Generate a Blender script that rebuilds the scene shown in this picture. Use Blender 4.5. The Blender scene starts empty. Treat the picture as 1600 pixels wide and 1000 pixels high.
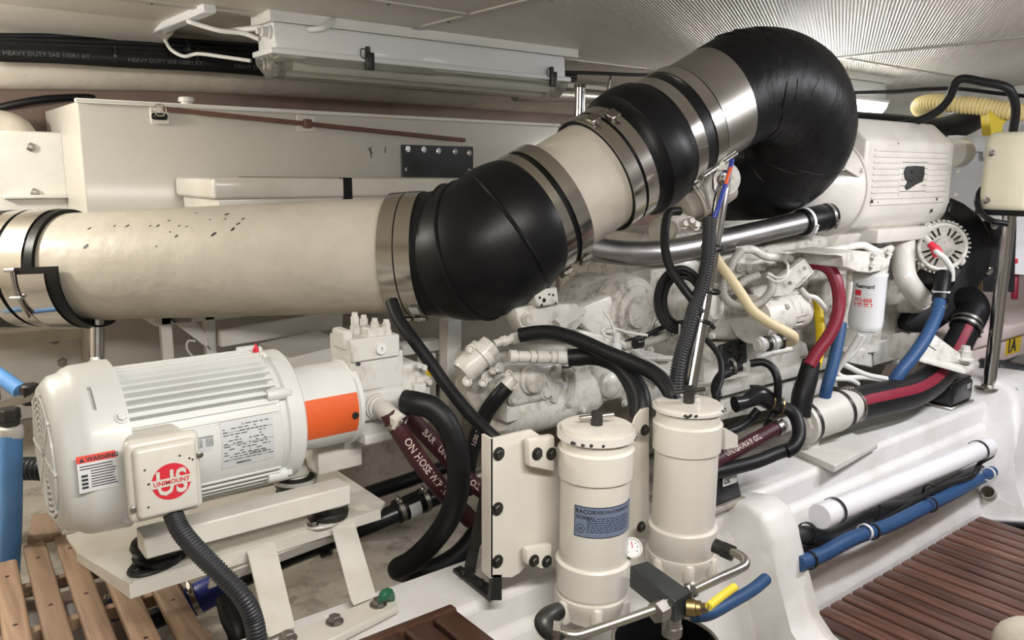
import bpy, bmesh, math, random
from mathutils import Vector, Matrix, Quaternion
random.seed(7)
S = bpy.context.scene
COL = S.collection
R = math.radians
V = Vector

# ------------------------------------------------------------------ camera
# x runs fore-and-aft along the engine, y athwartships away from the aisle, z up (0 = aisle floor)
FPX = 1254.0
CAM_H = 1.25
YAW, PITCH, ROLL = R(51.9), R(10.6), R(0.4)
_fh = V((math.cos(YAW), math.sin(YAW), 0)); _rt = V((math.sin(YAW), -math.cos(YAW), 0)); _up = V((0, 0, 1))
FW = _fh*math.cos(PITCH) - _up*math.sin(PITCH)
_uu = _up*math.cos(PITCH) + _fh*math.sin(PITCH)
RT = _rt*math.cos(ROLL) + _uu*math.sin(ROLL)
UP = _uu*math.cos(ROLL) - _rt*math.sin(ROLL)
CAM = V((0, 0, CAM_H))
cd = bpy.data.cameras.new('camera'); cam = bpy.data.objects.new('camera', cd); COL.objects.link(cam)
cd.sensor_width = 36.0; cd.lens = 36.0*FPX/1600.0; cd.clip_start = 0.02
cam.matrix_world = Matrix((( RT.x, UP.x, -FW.x, CAM.x), (RT.y, UP.y, -FW.y, CAM.y), (RT.z, UP.z, -FW.z, CAM.z), (0, 0, 0, 1)))
S.camera = cam

# ------------------------------------------------------------------ light
S.view_settings.view_transform = 'Standard'
S.view_settings.look = 'None'
S.view_settings.exposure = -0.63
S.view_settings.gamma = 1.0
S.view_settings.use_curve_mapping = False
wd = bpy.data.worlds.new('engine_room_world'); S.world = wd; wd.use_nodes = True
wd.node_tree.nodes['Background'].inputs[0].default_value = (0.9, 0.95, 1.0, 1)
wd.node_tree.nodes['Background'].inputs[1].default_value = 0.0
def area(name, loc, target, sx, sy, power, col):
    l = bpy.data.lights.new(name, 'AREA'); l.shape = 'RECTANGLE'; l.size = sx; l.size_y = sy
    l.energy = power; l.color = col
    o = bpy.data.objects.new(name, l); COL.objects.link(o); o.location = loc
    d = (V(target) - V(loc)).normalized()
    o.rotation_euler = d.to_track_quat('-Z', 'X').to_euler()
    return o
# ceiling lamps of the room outside the picture: two over the aisle (behind and right of the camera), one by the hull left of the tank.
# The lamp seen alight beyond the exhaust bend gives its light through its own lens (see lamp()).
area('aisle_lamp_aft_offscreen', (0.50, 0.20, 1.60), (0.75, 1.2, 0.3), 0.10, 1.2, 44, (1.0, 0.96, 0.90))
area('aisle_lamp_forward_offscreen', (2.80, 0.40, 1.60), (2.85, 0.95, 0.2), 0.10, 1.2, 46, (0.97, 0.95, 1.0))
hl_lamp = bpy.data.lights.new('hull_side_lamp_offscreen', 'POINT'); hl_lamp.energy = 78; hl_lamp.color = (1.0, 0.95, 0.86); hl_lamp.shadow_soft_size = .07
hl_obj = bpy.data.objects.new('hull_side_lamp_offscreen', hl_lamp); COL.objects.link(hl_obj); hl_obj.location = (-0.40, 2.80, 1.56)

# ------------------------------------------------------------------ pixel -> place helpers
def ray(x, y): return FW + RT*((x-800.0)/FPX) - UP*((y-500.0)/FPX)
def at(x, y, D=None, X=None, Y=None, Z=None):
    d = ray(x, y)
    if D is not None: t = D
    elif X is not None: t = X/d.x
    elif Y is not None: t = Y/d.y
    else: t = (Z-CAM_H)/d.z
    return CAM + d*t
def depth(p): return (V(p)-CAM).dot(FW)
def pxm(p): return depth(p)/FPX            # metres for one photograph pixel at p
def path(pts): return [at(x, y, D=d) for x, y, d in pts]

# ------------------------------------------------------------------ materials
MATS = {}
def nd(nt, t, **kw):
    n = nt.nodes.new(t)
    for k, v in kw.items(): setattr(n, k, v)
    return n
def mat(name, col, rough=0.5, metal=0.0, var=0.08, scale=9.0, bump=0.0, bscale=60.0, dirt=None, dirt_amt=0.0, dirt_scale=3.0,
        coat=0.0, trans=0.0, ior=1.45, spec=0.5, stretch=None, chips=None, emit=None, estr=0.0, alpha=1.0):
    m = bpy.data.materials.new(name); m.use_nodes = True; nt = m.node_tree; L = nt.links
    b = nt.nodes['Principled BSDF']
    tc = nd(nt, 'ShaderNodeTexCoord'); mp = nd(nt, 'ShaderNodeMapping')
    geo = nd(nt, 'ShaderNodeNewGeometry')
    L.new(geo.outputs['Position'], mp.inputs[0])
    if stretch: mp.inputs['Scale'].default_value = stretch
    n1 = nd(nt, 'ShaderNodeTexNoise'); n1.inputs['Scale'].default_value = scale; n1.inputs['Detail'].default_value = 6
    L.new(mp.outputs[0], n1.inputs['Vector'])
    c1 = tuple(max(0, c*(1-var)) for c in col); c2 = tuple(min(1, c*(1+var)) for c in col)
    rp = nd(nt, 'ShaderNodeValToRGB'); rp.color_ramp.elements[0].position = .3; rp.color_ramp.elements[1].position = .7
    rp.color_ramp.elements[0].color = (*c1, 1); rp.color_ramp.elements[1].color = (*c2, 1)
    L.new(n1.outputs[0], rp.inputs[0]); out = rp.outputs[0]
    if dirt:
        n2 = nd(nt, 'ShaderNodeTexNoise'); n2.inputs['Scale'].default_value = dirt_scale; n2.inputs['Detail'].default_value = 8; n2.inputs['Roughness'].default_value = .65
        L.new(mp.outputs[0], n2.inputs['Vector'])
        r2 = nd(nt, 'ShaderNodeValToRGB'); r2.color_ramp.elements[0].position = .5; r2.color_ramp.elements[1].position = .72
        r2.color_ramp.elements[0].color = (0, 0, 0, 1); r2.color_ramp.elements[1].color = (dirt_amt,)*3+(1,)
        L.new(n2.outputs[0], r2.inputs[0])
        mx = nd(nt, 'ShaderNodeMixRGB'); L.new(r2.outputs[0], mx.inputs[0]); L.new(out, mx.inputs[1]); mx.inputs[2].default_value = (*dirt, 1); out = mx.outputs[0]
    if chips:
        ccol, cscale, cth = chips
        n3 = nd(nt, 'ShaderNodeTexNoise'); n3.inputs['Scale'].default_value = cscale; n3.inputs['Detail'].default_value = 3
        L.new(geo.outputs['Position'], n3.inputs['Vector'])
        r3 = nd(nt, 'ShaderNodeValToRGB'); r3.color_ramp.elements[0].position = cth; r3.color_ramp.elements[1].position = cth+.015
        L.new(n3.outputs[0], r3.inputs[0])
        mx = nd(nt, 'ShaderNodeMixRGB'); L.new(r3.outputs[0], mx.inputs[0]); L.new(out, mx.inputs[1]); mx.inputs[2].default_value = (*ccol, 1); out = mx.outputs[0]
    L.new(out, b.inputs['Base Color'])
    rr = nd(nt, 'ShaderNodeMapRange'); rr.inputs['To Min'].default_value = max(0, rough-.08); rr.inputs['To Max'].default_value = min(1, rough+.1)
    L.new(n1.outputs[0], rr.inputs['Value']); L.new(rr.outputs[0], b.inputs['Roughness'])
    b.inputs['Metallic'].default_value = metal
    b.inputs['Coat Weight'].default_value = coat; b.inputs['Coat Roughness'].default_value = .12
    b.inputs['Transmission Weight'].default_value = trans; b.inputs['IOR'].default_value = ior
    b.inputs['Specular IOR Level'].default_value = spec; b.inputs['Alpha'].default_value = alpha
    if emit: b.inputs['Emission Color'].default_value = (*emit, 1); b.inputs['Emission Strength'].default_value = estr
    if bump:
        n4 = nd(nt, 'ShaderNodeTexNoise'); n4.inputs['Scale'].default_value = bscale; n4.inputs['Detail'].default_value = 4
        L.new(mp.outputs[0], n4.inputs['Vector'])
        bp = nd(nt, 'ShaderNodeBump'); bp.inputs['Strength'].default_value = bump; bp.inputs['Distance'].default_value = .006
        L.new(n4.outputs[0], bp.inputs['Height']); L.new(bp.outputs[0], b.inputs['Normal'])
    MATS[name] = m
    return m
mat('cream_pipe', (.50, .465, .40), .48, var=.07, bump=.6, bscale=24, dirt=(.40, .36, .29), dirt_amt=.35, dirt_scale=6, coat=.08)
mat('white_paint', (.66, .65, .61), .42, var=.05, bump=.12, bscale=30, dirt=(.42, .38, .30), dirt_amt=.28, dirt_scale=4)
mat('white_gelcoat', (.74, .73, .71), .40, var=.05, bump=.35, bscale=22, dirt=(.50, .45, .38), dirt_amt=.30, dirt_scale=5, coat=.15)
mat('grime_shade_gelcoat', (.36, .33, .28), .55, var=.15, bump=.45, bscale=30, dirt=(.09, .075, .06), dirt_amt=.8, dirt_scale=16)  # dirty bilge gelcoat, also used to paint shade onto the far bed
mat('tank_white', (.51, .49, .44), .38, var=.03, bump=.10, bscale=12, dirt=(.48, .44, .38), dirt_amt=.2, dirt_scale=2, coat=.2)
mat('hull_cream', (.58, .53, .45), .6, var=.08, bump=.6, bscale=18, dirt=(.33, .27, .2), dirt_amt=.35, dirt_scale=3)
mat('motor_grey', (.66, .67, .65), .38, var=.03, bump=.06, bscale=50, dirt=(.45, .43, .38), dirt_amt=.2, dirt_scale=5, coat=.15)
mat('pump_grey', (.60, .595, .56), .42, var=.06, bump=.2, bscale=40, dirt=(.25, .21, .16), dirt_amt=.5, dirt_scale=18)
mat('box_cream', (.66, .64, .585), .36, var=.05, bump=.08, bscale=30, dirt=(.45, .38, .25), dirt_amt=.35, dirt_scale=6, coat=.3)
mat('engine_white', (.66, .65, .60), .36, var=.08, bump=.35, bscale=36, dirt=(.20, .17, .12), dirt_amt=.6, dirt_scale=24, coat=.2)
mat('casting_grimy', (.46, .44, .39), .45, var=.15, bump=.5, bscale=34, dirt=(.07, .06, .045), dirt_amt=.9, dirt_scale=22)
mat('filter_white', (.70, .67, .61), .34, var=.03, bump=.04, bscale=30, dirt=(.55, .47, .34), dirt_amt=.3, dirt_scale=6, coat=.3)
mat('filter_lid', (.72, .70, .66), .34, var=.03, dirt=(.5, .43, .34), dirt_amt=.35, dirt_scale=10, coat=.2, chips=((.05, .035, .03), 26, .70))
mat('black_rubber', (.005, .005, .006), .40, var=.2, bump=.08, bscale=40, spec=.32)
mat('black_hose', (.007, .007, .008), .46, var=.2, bump=.1, bscale=70, spec=.38)
mat('black_wrap', (.005, .005, .006), .42, var=.25, bump=1.0, bscale=22, stretch=(1.0, 1.0, .35), spec=.35)
mat('black_plastic', (.012, .012, .014), .28, var=.2)
mat('black_conduit', (.025, .026, .03), .42, var=.15)
mat('grey_conduit', (.42, .41, .38), .55, var=.1)
mat('steel_band', (.62, .60, .56), .20, metal=1.0, var=.06, scale=4)
mat('steel_brushed', (.50, .48, .44), .33, metal=1.0, var=.08, scale=6, dirt=(.3, .27, .22), dirt_amt=.3, dirt_scale=7)
mat('chrome', (.62, .61, .60), .14, metal=1.0, var=.03)
mat('grey_steel_tube', (.36, .35, .34), .36, metal=1.0, var=.1, scale=8)
mat('bolt_steel', (.36, .34, .31), .38, metal=1.0, var=.15, scale=40)
mat('dark_steel', (.06, .058, .055), .4, metal=.7, var=.2, scale=30)
mat('dark_iron', (.035, .032, .03), .5, metal=.3, var=.3, scale=30)
mat('dark_plate', (.045, .05, .055), .4, metal=.4, var=.25, scale=12)
mat('orange_label', (.68, .11, .025), .5, var=.05)
mat('label_white', (.72, .73, .74), .5, var=.02)
mat('label_silver', (.58, .59, .60), .35, var=.03)
mat('label_blue', (.16, .20, .29), .4, var=.05)
mat('label_ink', (.03, .03, .04), .6, var=.02)
mat('label_navy', (.02, .035, .08), .5, var=.02)
mat('label_red', (.62, .03, .05), .45, var=.04)
mat('warning_red', (.72, .07, .05), .45, var=.04)
mat('label_yellow', (.80, .55, .02), .5, var=.04)
mat('hose_blue', (.018, .065, .17), .5, var=.1, bump=.06)
mat('hose_light_blue', (.11, .29, .62), .5, var=.12, scale=14, dirt=(.25, .35, .45), dirt_amt=.5)
mat('band_blue', (.03, .05, .30), .35, var=.1)
mat('hose_red', (.20, .012, .028), .42, var=.1)
mat('hose_maroon', (.055, .012, .018), .5, var=.2)
mat('hose_lettering', (.62, .50, .46), .6, var=.1)
mat('stripe_red', (.20, .012, .03), .5, var=.1)
mat('hose_cream', (.70, .60, .38), .5, var=.08, dirt=(.5, .42, .25), dirt_amt=.4)
mat('duct_yellow', (.80, .66, .30), .5, var=.06)
mat('yellow_paint', (.70, .56, .05), .45, var=.1)
mat('hose_yellow', (.75, .55, .02), .45, var=.06)
mat('green_paint', (.02, .14, .07), .4, var=.2)
mat('pvc_white', (.78, .78, .80), .32, var=.02, coat=.2)
mat('pvc_grey', (.60, .59, .55), .45, var=.06, dirt=(.4, .35, .3), dirt_amt=.3)
mat('lamp_white', (.72, .73, .74), .34, var=.02, coat=.2)
mat('lamp_trim', (.66, .66, .63), .42, var=.03)
mat('lamp_lens', (.86, .86, .80), .12, var=.02, trans=.92, ior=1.3)
mat('lamp_tube', (.78, .78, .72), .3, var=.02)
mat('lit_lens', (.9, .9, .88), .3, emit=(1.0, .98, .94), estr=42.0)
mat('lit_tube', (.9, .9, .9), .3, emit=(1.0, .98, .94), estr=22.0)
mat('ceiling_panel', (.56, .53, .47), .45, var=.03, bump=.05, bscale=6)
mat('trim_grey', (.46, .44, .40), .4, var=.05)
mat('stick_brown', (.13, .06, .04), .5, var=.2, scale=20)
mat('brass', (.30, .22, .10), .4, metal=1.0, var=.1)
mat('header_cream', (.66, .62, .46), .40, var=.06, trans=.0, coat=.2)
mat('pink_white', (.74, .62, .60), .45, var=.05, bump=.1)
mat('print_faint', (.09, .09, .09), .6)
mat('lid_grey', (.30, .31, .33), .5, var=.1)
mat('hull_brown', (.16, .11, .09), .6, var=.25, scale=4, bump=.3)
mat('cloth_beige', (.55, .49, .38), .8, var=.1, bump=.3)

def wood(name, c1, c2, rough=.5, scale=1.0, coat=.05, axis='Y'):
    m = bpy.data.materials.new(name); m.use_nodes = True; nt = m.node_tree; L = nt.links; b = nt.nodes['Principled BSDF']
    geo = nd(nt, 'ShaderNodeNewGeometry'); mp = nd(nt, 'ShaderNodeMapping'); L.new(geo.outputs['Position'], mp.inputs[0])
    mp.inputs['Scale'].default_value = (40*scale, 3*scale, 40*scale) if axis == 'Y' else (3*scale, 40*scale, 40*scale)
    oi = nd(nt, 'ShaderNodeObjectInfo')
    n = nd(nt, 'ShaderNodeTexNoise'); n.inputs['Scale'].default_value = 1.0; n.inputs['Detail'].default_value = 8; n.inputs['Distortion'].default_value = 1.2
    L.new(mp.outputs[0], n.inputs['Vector'])
    rp = nd(nt, 'ShaderNodeValToRGB'); rp.color_ramp.elements[0].position = .28; rp.color_ramp.elements[1].position = .72
    rp.color_ramp.elements[0].color = (*c1, 1); rp.color_ramp.elements[1].color = (*c2, 1)
    L.new(n.outputs[0], rp.inputs[0])
    hv = nd(nt, 'ShaderNodeHueSaturation'); L.new(rp.outputs[0], hv.inputs['Color'])
    mr = nd(nt, 'ShaderNodeMapRange'); mr.inputs['To Min'].default_value = .7; mr.inputs['To Max'].default_value = 1.25
    L.new(oi.outputs['Random'], mr.inputs['Value']); L.new(mr.outputs[0], hv.inputs['Value'])
    L.new(hv.outputs[0], b.inputs['Base Color'])
    b.inputs['Roughness'].default_value = rough; b.inputs['Coat Weight'].default_value = coat
    bp = nd(nt, 'ShaderNodeBump'); bp.inputs['Strength'].default_value = .12; bp.inputs['Distance'].default_value = .003
    L.new(n.outputs[0], bp.inputs['Height']); L.new(bp.outputs[0], b.inputs['Normal'])
    MATS[name] = m
wood('teak_light', (.22, .14, .09), (.42, .28, .185), .55)
wood('teak_dark', (.06, .027, .020), (.17, .082, .058), .42, coat=.12)
wood('teak_stained', (.045, .02, .012), (.09, .042, .028), .35, coat=.2)

def ribbed(name, col, ang, pitch):
    # ceiling lining with fine ribs
    m = bpy.data.materials.new(name); m.use_nodes = True; nt = m.node_tree; L = nt.links; b = nt.nodes['Principled BSDF']
    geo = nd(nt, 'ShaderNodeNewGeometry'); mp = nd(nt, 'ShaderNodeMapping'); mp.inputs['Rotation'].default_value = (0, 0, -ang+math.pi/2)
    L.new(geo.outputs['Position'], mp.inputs[0])
    w = nd(nt, 'ShaderNodeTexWave', wave_type='BANDS', bands_direction='X', wave_profile='SIN'); w.inputs['Scale'].default_value = 2*math.pi/pitch/20.0
    w.inputs['Distortion'].default_value = 0
    L.new(mp.outputs[0], w.inputs['Vector'])
    b.inputs['Base Color'].default_value = (*col, 1)
    b.inputs['Roughness'].default_value = .38
    bp = nd(nt, 'ShaderNodeBump'); bp.inputs['Strength'].default_value = .9; bp.inputs['Distance'].default_value = .004
    L.new(w.outputs['Color'], bp.inputs['Height']); L.new(bp.outputs[0], b.inputs['Normal'])
    MATS[name] = m
ribbed('ceiling_ribbed', (.66, .63, .57), R(30), .0108)

# ------------------------------------------------------------------ mesh helpers
class M:
    def __init__(s): s.bm = bmesh.new()
    def faces(s, vs, fs):
        b = [s.bm.verts.new(v) for v in vs]
        for f in fs:
            try: s.bm.faces.new([b[i] for i in f])
            except ValueError: pass
        return b
    def obox(s, o, ex, ey, ez, bev=0.0, seg=2):
        o, ex, ey, ez = V(o), V(ex), V(ey), V(ez)
        if ex.cross(ey).dot(ez) < 0: o = o+ez; ez = -ez
        vs = [o, o+ex, o+ex+ey, o+ey, o+ez, o+ex+ez, o+ex+ey+ez, o+ey+ez]
        b = s.faces(vs, [(3, 2, 1, 0), (4, 5, 6, 7), (0, 1, 5, 4), (1, 2, 6, 5), (2, 3, 7, 6), (3, 0, 4, 7)])
        if bev:
            es = list({e for v in b for e in v.link_edges})
            bmesh.ops.bevel(s.bm, geom=es, offset=bev, segments=seg, affect='EDGES', profile=.5)
        return s
    def box(s, x0, x1, y0, y1, z0, z1, bev=0.0, seg=2):
        return s.obox((x0, y0, z0), (x1-x0, 0, 0), (0, y1-y0, 0), (0, 0, z1-z0), bev, seg)
    def lathe(s, p, axis, prof, n=28, ref=None, cap=True):
        p = V(p); a = V(axis).normalized()
        r = V(ref) if ref else (V((0, 0, 1)) if abs(a.z) < .9 else V((1, 0, 0)))
        u = (r - a*r.dot(a)).normalized(); w = a.cross(u)
        rings = []
        for h, rad in prof:
            rings.append([s.bm.verts.new(p + a*h + (u*math.cos(2*math.pi*i/n) + w*math.sin(2*math.pi*i/n))*max(rad, 1e-5)) for i in range(n)])
        for k in range(len(rings)-1):
            A, B = rings[k], rings[k+1]
            for i in range(n):
                j = (i+1) % n
                s.bm.faces.new((A[i], A[j], B[j], B[i]))
        if cap:
            s.bm.faces.new(list(reversed(rings[0]))); s.bm.faces.new(rings[-1])
        return s
    def cyl(s, p0, p1, r0, r1=None, n=24, bev=0.0):
        p0, p1 = V(p0), V(p1); h = (p1-p0).length; r1 = r0 if r1 is None else r1
        if bev: pr = [(0, r0-bev), (bev*.3, r0-bev*.3), (bev, r0), (h-bev, r1), (h-bev*.3, r1-bev*.3), (h, r1-bev)]
        else: pr = [(0, r0), (h, r1)]
        return s.lathe(p0, p1-p0, pr, n)
    def ring(s, p, axis, r_in, r_out, h, n=40):
        p = V(p); a = V(axis).normalized()
        prof = [(0, r_in), (0, r_out), (h, r_out), (h, r_in), (0, r_in)]
        return s.lathe(p, a, prof, n, cap=False)
    def tube(s, pts, r, n=14, smooth=6, cap=True, corr=None):
        pts = [V(p) for p in pts]
        P, rs = resample(pts, r, smooth) if smooth else (pts, r if isinstance(r, (list, tuple)) else [r]*len(pts))
        if corr:
            pitch, amp = corr
            P = even(P, pitch/4.0)
            r0 = r if not isinstance(r, (list, tuple)) else r[0]
            rs = [r0 + amp*(1, 1, -1, -1)[i % 4] for i in range(len(P))]
        fr = frames(P)
        rings = []
        for i, p in enumerate(P):
            u, w = fr[i]
            rings.append([s.bm.verts.new(p + (u*math.cos(2*math.pi*k/n) + w*math.sin(2*math.pi*k/n))*rs[i]) for k in range(n)])
        for q in range(len(rings)-1):
            A, B = rings[q], rings[q+1]
            for i in range(n):
                j = (i+1) % n
                s.bm.faces.new((A[i], A[j], B[j], B[i]))
        if cap:
            s.bm.faces.new(list(reversed(rings[0]))); s.bm.faces.new(rings[-1])
        return s
    def prism(s, poly, vec, bev=0.0, seg=2):
        poly = [V(p) for p in poly]; vec = V(vec); n = len(poly)
        nrm = V((0, 0, 0))
        for i in range(n): nrm += (poly[i]-poly[0]).cross(poly[(i+1) % n]-poly[0])
        if nrm.dot(vec) > 0: poly = list(reversed(poly))
        a = [s.bm.verts.new(p) for p in poly]; b = [s.bm.verts.new(p+vec) for p in poly]
        fs = [s.bm.faces.new(a), s.bm.faces.new(list(reversed(b)))]
        for i in range(n):
            j = (i+1) % n
            fs.append(s.bm.faces.new((a[j], a[i], b[i], b[j])))
        if bev:
            es = list({e for f in fs for e in f.edges})
            bmesh.ops.bevel(s.bm, geom=es, offset=bev, segments=seg, affect='EDGES', profile=.5)
        return s
    def bolt(s, p, axis, r, h=None, washer=True, n=6):
        p = V(p); a = V(axis).normalized(); h = h or r*.9
        if washer: s.lathe(p, a, [(0, r*1.45), (r*.22, r*1.4)], 14)
        s.lathe(p, a, [(0, r*1.0), (h*.85, r*1.0), (h, r*.86)], n)
        return s
    def torus(s, p, axis, R0, r, n=40, k=10):
        p = V(p); a = V(axis).normalized(); ref = V((0, 0, 1)) if abs(a.z) < .9 else V((1, 0, 0))
        u = (ref - a*ref.dot(a)).normalized(); w = a.cross(u)
        rings = []
        for i in range(n):
            t = 2*math.pi*i/n; d = u*math.cos(t)+w*math.sin(t)
            rings.append([s.bm.verts.new(p + d*(R0 + r*math.cos(2*math.pi*j/k)) + a*(r*math.sin(2*math.pi*j/k))) for j in range(k)])
        for i in range(n):
            A, B = rings[i], rings[(i+1) % n]
            for j in range(k):
                l = (j+1) % k; s.bm.faces.new((A[j], B[j], B[l], A[l]))
        return s
    def sphere(s, p, r, sc=(1, 1, 1), n=16):
        mt = Matrix.Translation(V(p)) @ Matrix.Diagonal((r*sc[0], r*sc[1], r*sc[2], 1))
        bmesh.ops.create_uvsphere(s.bm, u_segments=n, v_segments=max(6, n//2), radius=1.0, matrix=mt)
        return s

def resample(pts, r, k):
    n = len(pts); rr = list(r) if isinstance(r, (list, tuple)) else [r]*n
    if n < 3: return pts, rr
    P, Q = [], []
    for i in range(n-1):
        p0 = pts[i-1] if i > 0 else pts[0]*2-pts[1]; p1, p2 = pts[i], pts[i+1]; p3 = pts[i+2] if i+2 < n else pts[-1]*2-pts[-2]
        for j in range(k):
            t = j/k; t2, t3 = t*t, t*t*t
            P.append(.5*((2*p1)+(p2-p0)*t+(2*p0-5*p1+4*p2-p3)*t2+(3*p1-p0-3*p2+p3)*t3)); Q.append(rr[i]*(1-t)+rr[i+1]*t)
    P.append(pts[-1]); Q.append(rr[-1]); return P, Q
def even(P, step):
    out = [P[0].copy()]; acc = 0.0
    for i in range(len(P)-1):
        d = (P[i+1]-P[i]); l = d.length
        if l < 1e-9: continue
        pos = step-acc
        while pos <= l:
            out.append(P[i]+d*(pos/l)); pos += step
        acc = l-(pos-step)
    return out
def frames(P):
    fr = []; n = len(P)
    t0 = (P[1]-P[0]).normalized(); ref = V((0, 0, 1)) if abs(t0.z) < .9 else V((1, 0, 0))
    u = (ref - t0*ref.dot(t0)).normalized()
    for i in range(n):
        t = (P[min(i+1, n-1)]-P[max(i-1, 0)])
        t = t.normalized() if t.length > 1e-9 else t0
        q = t0.rotation_difference(t); u = q @ u; u = (u - t*u.dot(t)).normalized(); t0 = t
        fr.append((u, t.cross(u)))
    return fr

OFF = {}
def link(o, parent=None):
    COL.objects.link(o)
    if parent: o.parent = parent
def tag(o, label, cat=None, group=None, kind=None):
    if label: o['label'] = label
    if cat: o['category'] = cat
    if group: o['group'] = group
    if kind: o['kind'] = kind
    return o
def thing(name, label, cat, loc, group=None):
    o = bpy.data.objects.new(name, None); o.empty_display_size = .05; link(o); o.location = V(loc); OFF[o.name] = V(loc)
    return tag(o, label, cat, group)
def finish(me, m, sharp=38):
    bmesh.ops.recalc_face_normals(m.bm, faces=m.bm.faces[:])
    m.bm.to_mesh(me); m.bm.free()
    for p in me.polygons: p.use_smooth = True
    me.set_sharp_from_angle(angle=R(sharp))
def part(name, m, material, parent, label=None, kind=None, sharp=38):
    off = OFF[parent.name]
    bmesh.ops.translate(m.bm, verts=m.bm.verts[:], vec=-off)
    me = bpy.data.meshes.new(name); finish(me, m, sharp)
    me.materials.append(MATS[material])
    o = bpy.data.objects.new(name, me); link(o, parent); OFF[o.name] = off
    if label: o['label'] = label
    if kind: o['kind'] = kind
    return o
def solo(name, m, material, label, cat, group=None, kind=None, sharp=38):
    xs = [v.co for v in m.bm.verts]
    c = V(((min(v.x for v in xs)+max(v.x for v in xs))/2, (min(v.y for v in xs)+max(v.y for v in xs))/2, min(v.z for v in xs)))
    bmesh.ops.translate(m.bm, verts=m.bm.verts[:], vec=-c)
    me = bpy.data.meshes.new(name); finish(me, m, sharp); me.materials.append(MATS[material])
    o = bpy.data.objects.new(name, me); link(o); o.location = c; OFF[o.name] = c
    return tag(o, label, cat, group, kind)
def carve(o, m):
    # cut a real opening into part o with the closed shape m (world coordinates)
    bmesh.ops.translate(m.bm, verts=m.bm.verts[:], vec=-OFF[o.name]); bmesh.ops.recalc_face_normals(m.bm, faces=m.bm.faces[:])
    cm = bpy.data.meshes.new('cut'); m.bm.to_mesh(cm); m.bm.free()
    a = bpy.data.objects.new('cut_target', o.data); b = bpy.data.objects.new('cut_shape', cm); COL.objects.link(a); COL.objects.link(b)
    md = a.modifiers.new('cut', 'BOOLEAN'); md.operation = 'DIFFERENCE'; md.object = b; md.solver = 'EXACT'; md.use_self = True
    new = bpy.data.meshes.new_from_object(a.evaluated_get(bpy.context.evaluated_depsgraph_get()))
    new.name = o.data.name
    bpy.data.objects.remove(a); bpy.data.objects.remove(b); bpy.data.meshes.remove(cm)
    o.data = new
    return o
def struct(name, m, material, label=None, sharp=38):
    o = solo(name, m, material, label, None, None, 'structure', sharp); return o

# lettering: returns list of (verts, faces) of a text laid out in its own plane
def text_geo(s, size, bold=0.0, align='LEFT', space=1.0):
    cu = bpy.data.curves.new('lettering', 'FONT'); cu.body = s; cu.size = size; cu.align_x = align; cu.offset = bold; cu.space_character = space
    cu.resolution_u = 2
    o = bpy.data.objects.new('lettering', cu); COL.objects.link(o)
    dg = bpy.context.evaluated_depsgraph_get(); me = bpy.data.meshes.new_from_object(o.evaluated_get(dg))
    vs = [v.co.copy() for v in me.vertices]; fs = [tuple(p.vertices) for p in me.polygons]
    bpy.data.objects.remove(o); bpy.data.curves.remove(cu); bpy.data.meshes.remove(me)
    return vs, fs
def text_flat(m, s, o, ux, uy, size, bold=0.0, align='LEFT', lift=.0006, width=None, fn=None):
    vs, fs = text_geo(s, size, bold, align)
    if not vs: return m
    ux, uy = V(ux).normalized(), V(uy).normalized(); nz = ux.cross(uy)
    k = 1.0
    if width: k = width/max(1e-6, max(v.x for v in vs)-min(v.x for v in vs))
    m.faces([fn(v.x*k, v.y) if fn else V(o)+ux*(v.x*k)+uy*v.y+nz*lift for v in vs], fs)
    return m
def text_tube(m, s, P, r, s0, size, toward, bold=0.0, lift=.0008, flip=False):
    # letters wrapped on a hose that follows the points P; centred on the side facing `toward`
    vs, fs = text_geo(s, size, bold); P = even(P, .004); tot = len(P)-1
    out = []
    ym = size*.35
    for v in vs:
        q = (s0 + v.x)/.004
        if flip: q = tot-q
        i = int(max(0, min(tot-1, q))); f = max(0, min(1, q-i)); p = P[i].lerp(P[min(i+1, tot)], f)
        t = (P[min(i+2, tot)]-P[max(i-2, 0)]).normalized()
        if flip: t = -t
        u = V(toward)-p; u = (u - t*u.dot(t)).normalized(); w = u.cross(t)
        a = (v.y-ym)/r
        out.append(p + (u*math.cos(a) + w*math.sin(a))*(r+lift))
    m.faces(out, fs)
    return m
def hosepts(pts, k=10): return resample(pts, 1, k)[0]
def quad(m, a, b, c, d, t):
    # thin plate between four corner points, thickness vector t
    return m.prism([a, b, c, d], t)
def clampband(m, p, axis, r, w=.012, scr=None):
    a = V(axis).normalized(); p = V(p)
    m.ring(p-a*w/2, a, r, r+.0018, w, 32)
    if scr:
        d = V(scr); d = (d-a*d.dot(a)).normalized(); t = a.cross(d)
        m.obox(p+d*(r)-a*w*.45-t*.012, a*w*.9, t*.024, d*.011, .002, 1)
        m.cyl(p+d*(r+.006)-t*.02, p+d*(r+.006)+t*.014, .0045, n=8)
    return m
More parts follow.
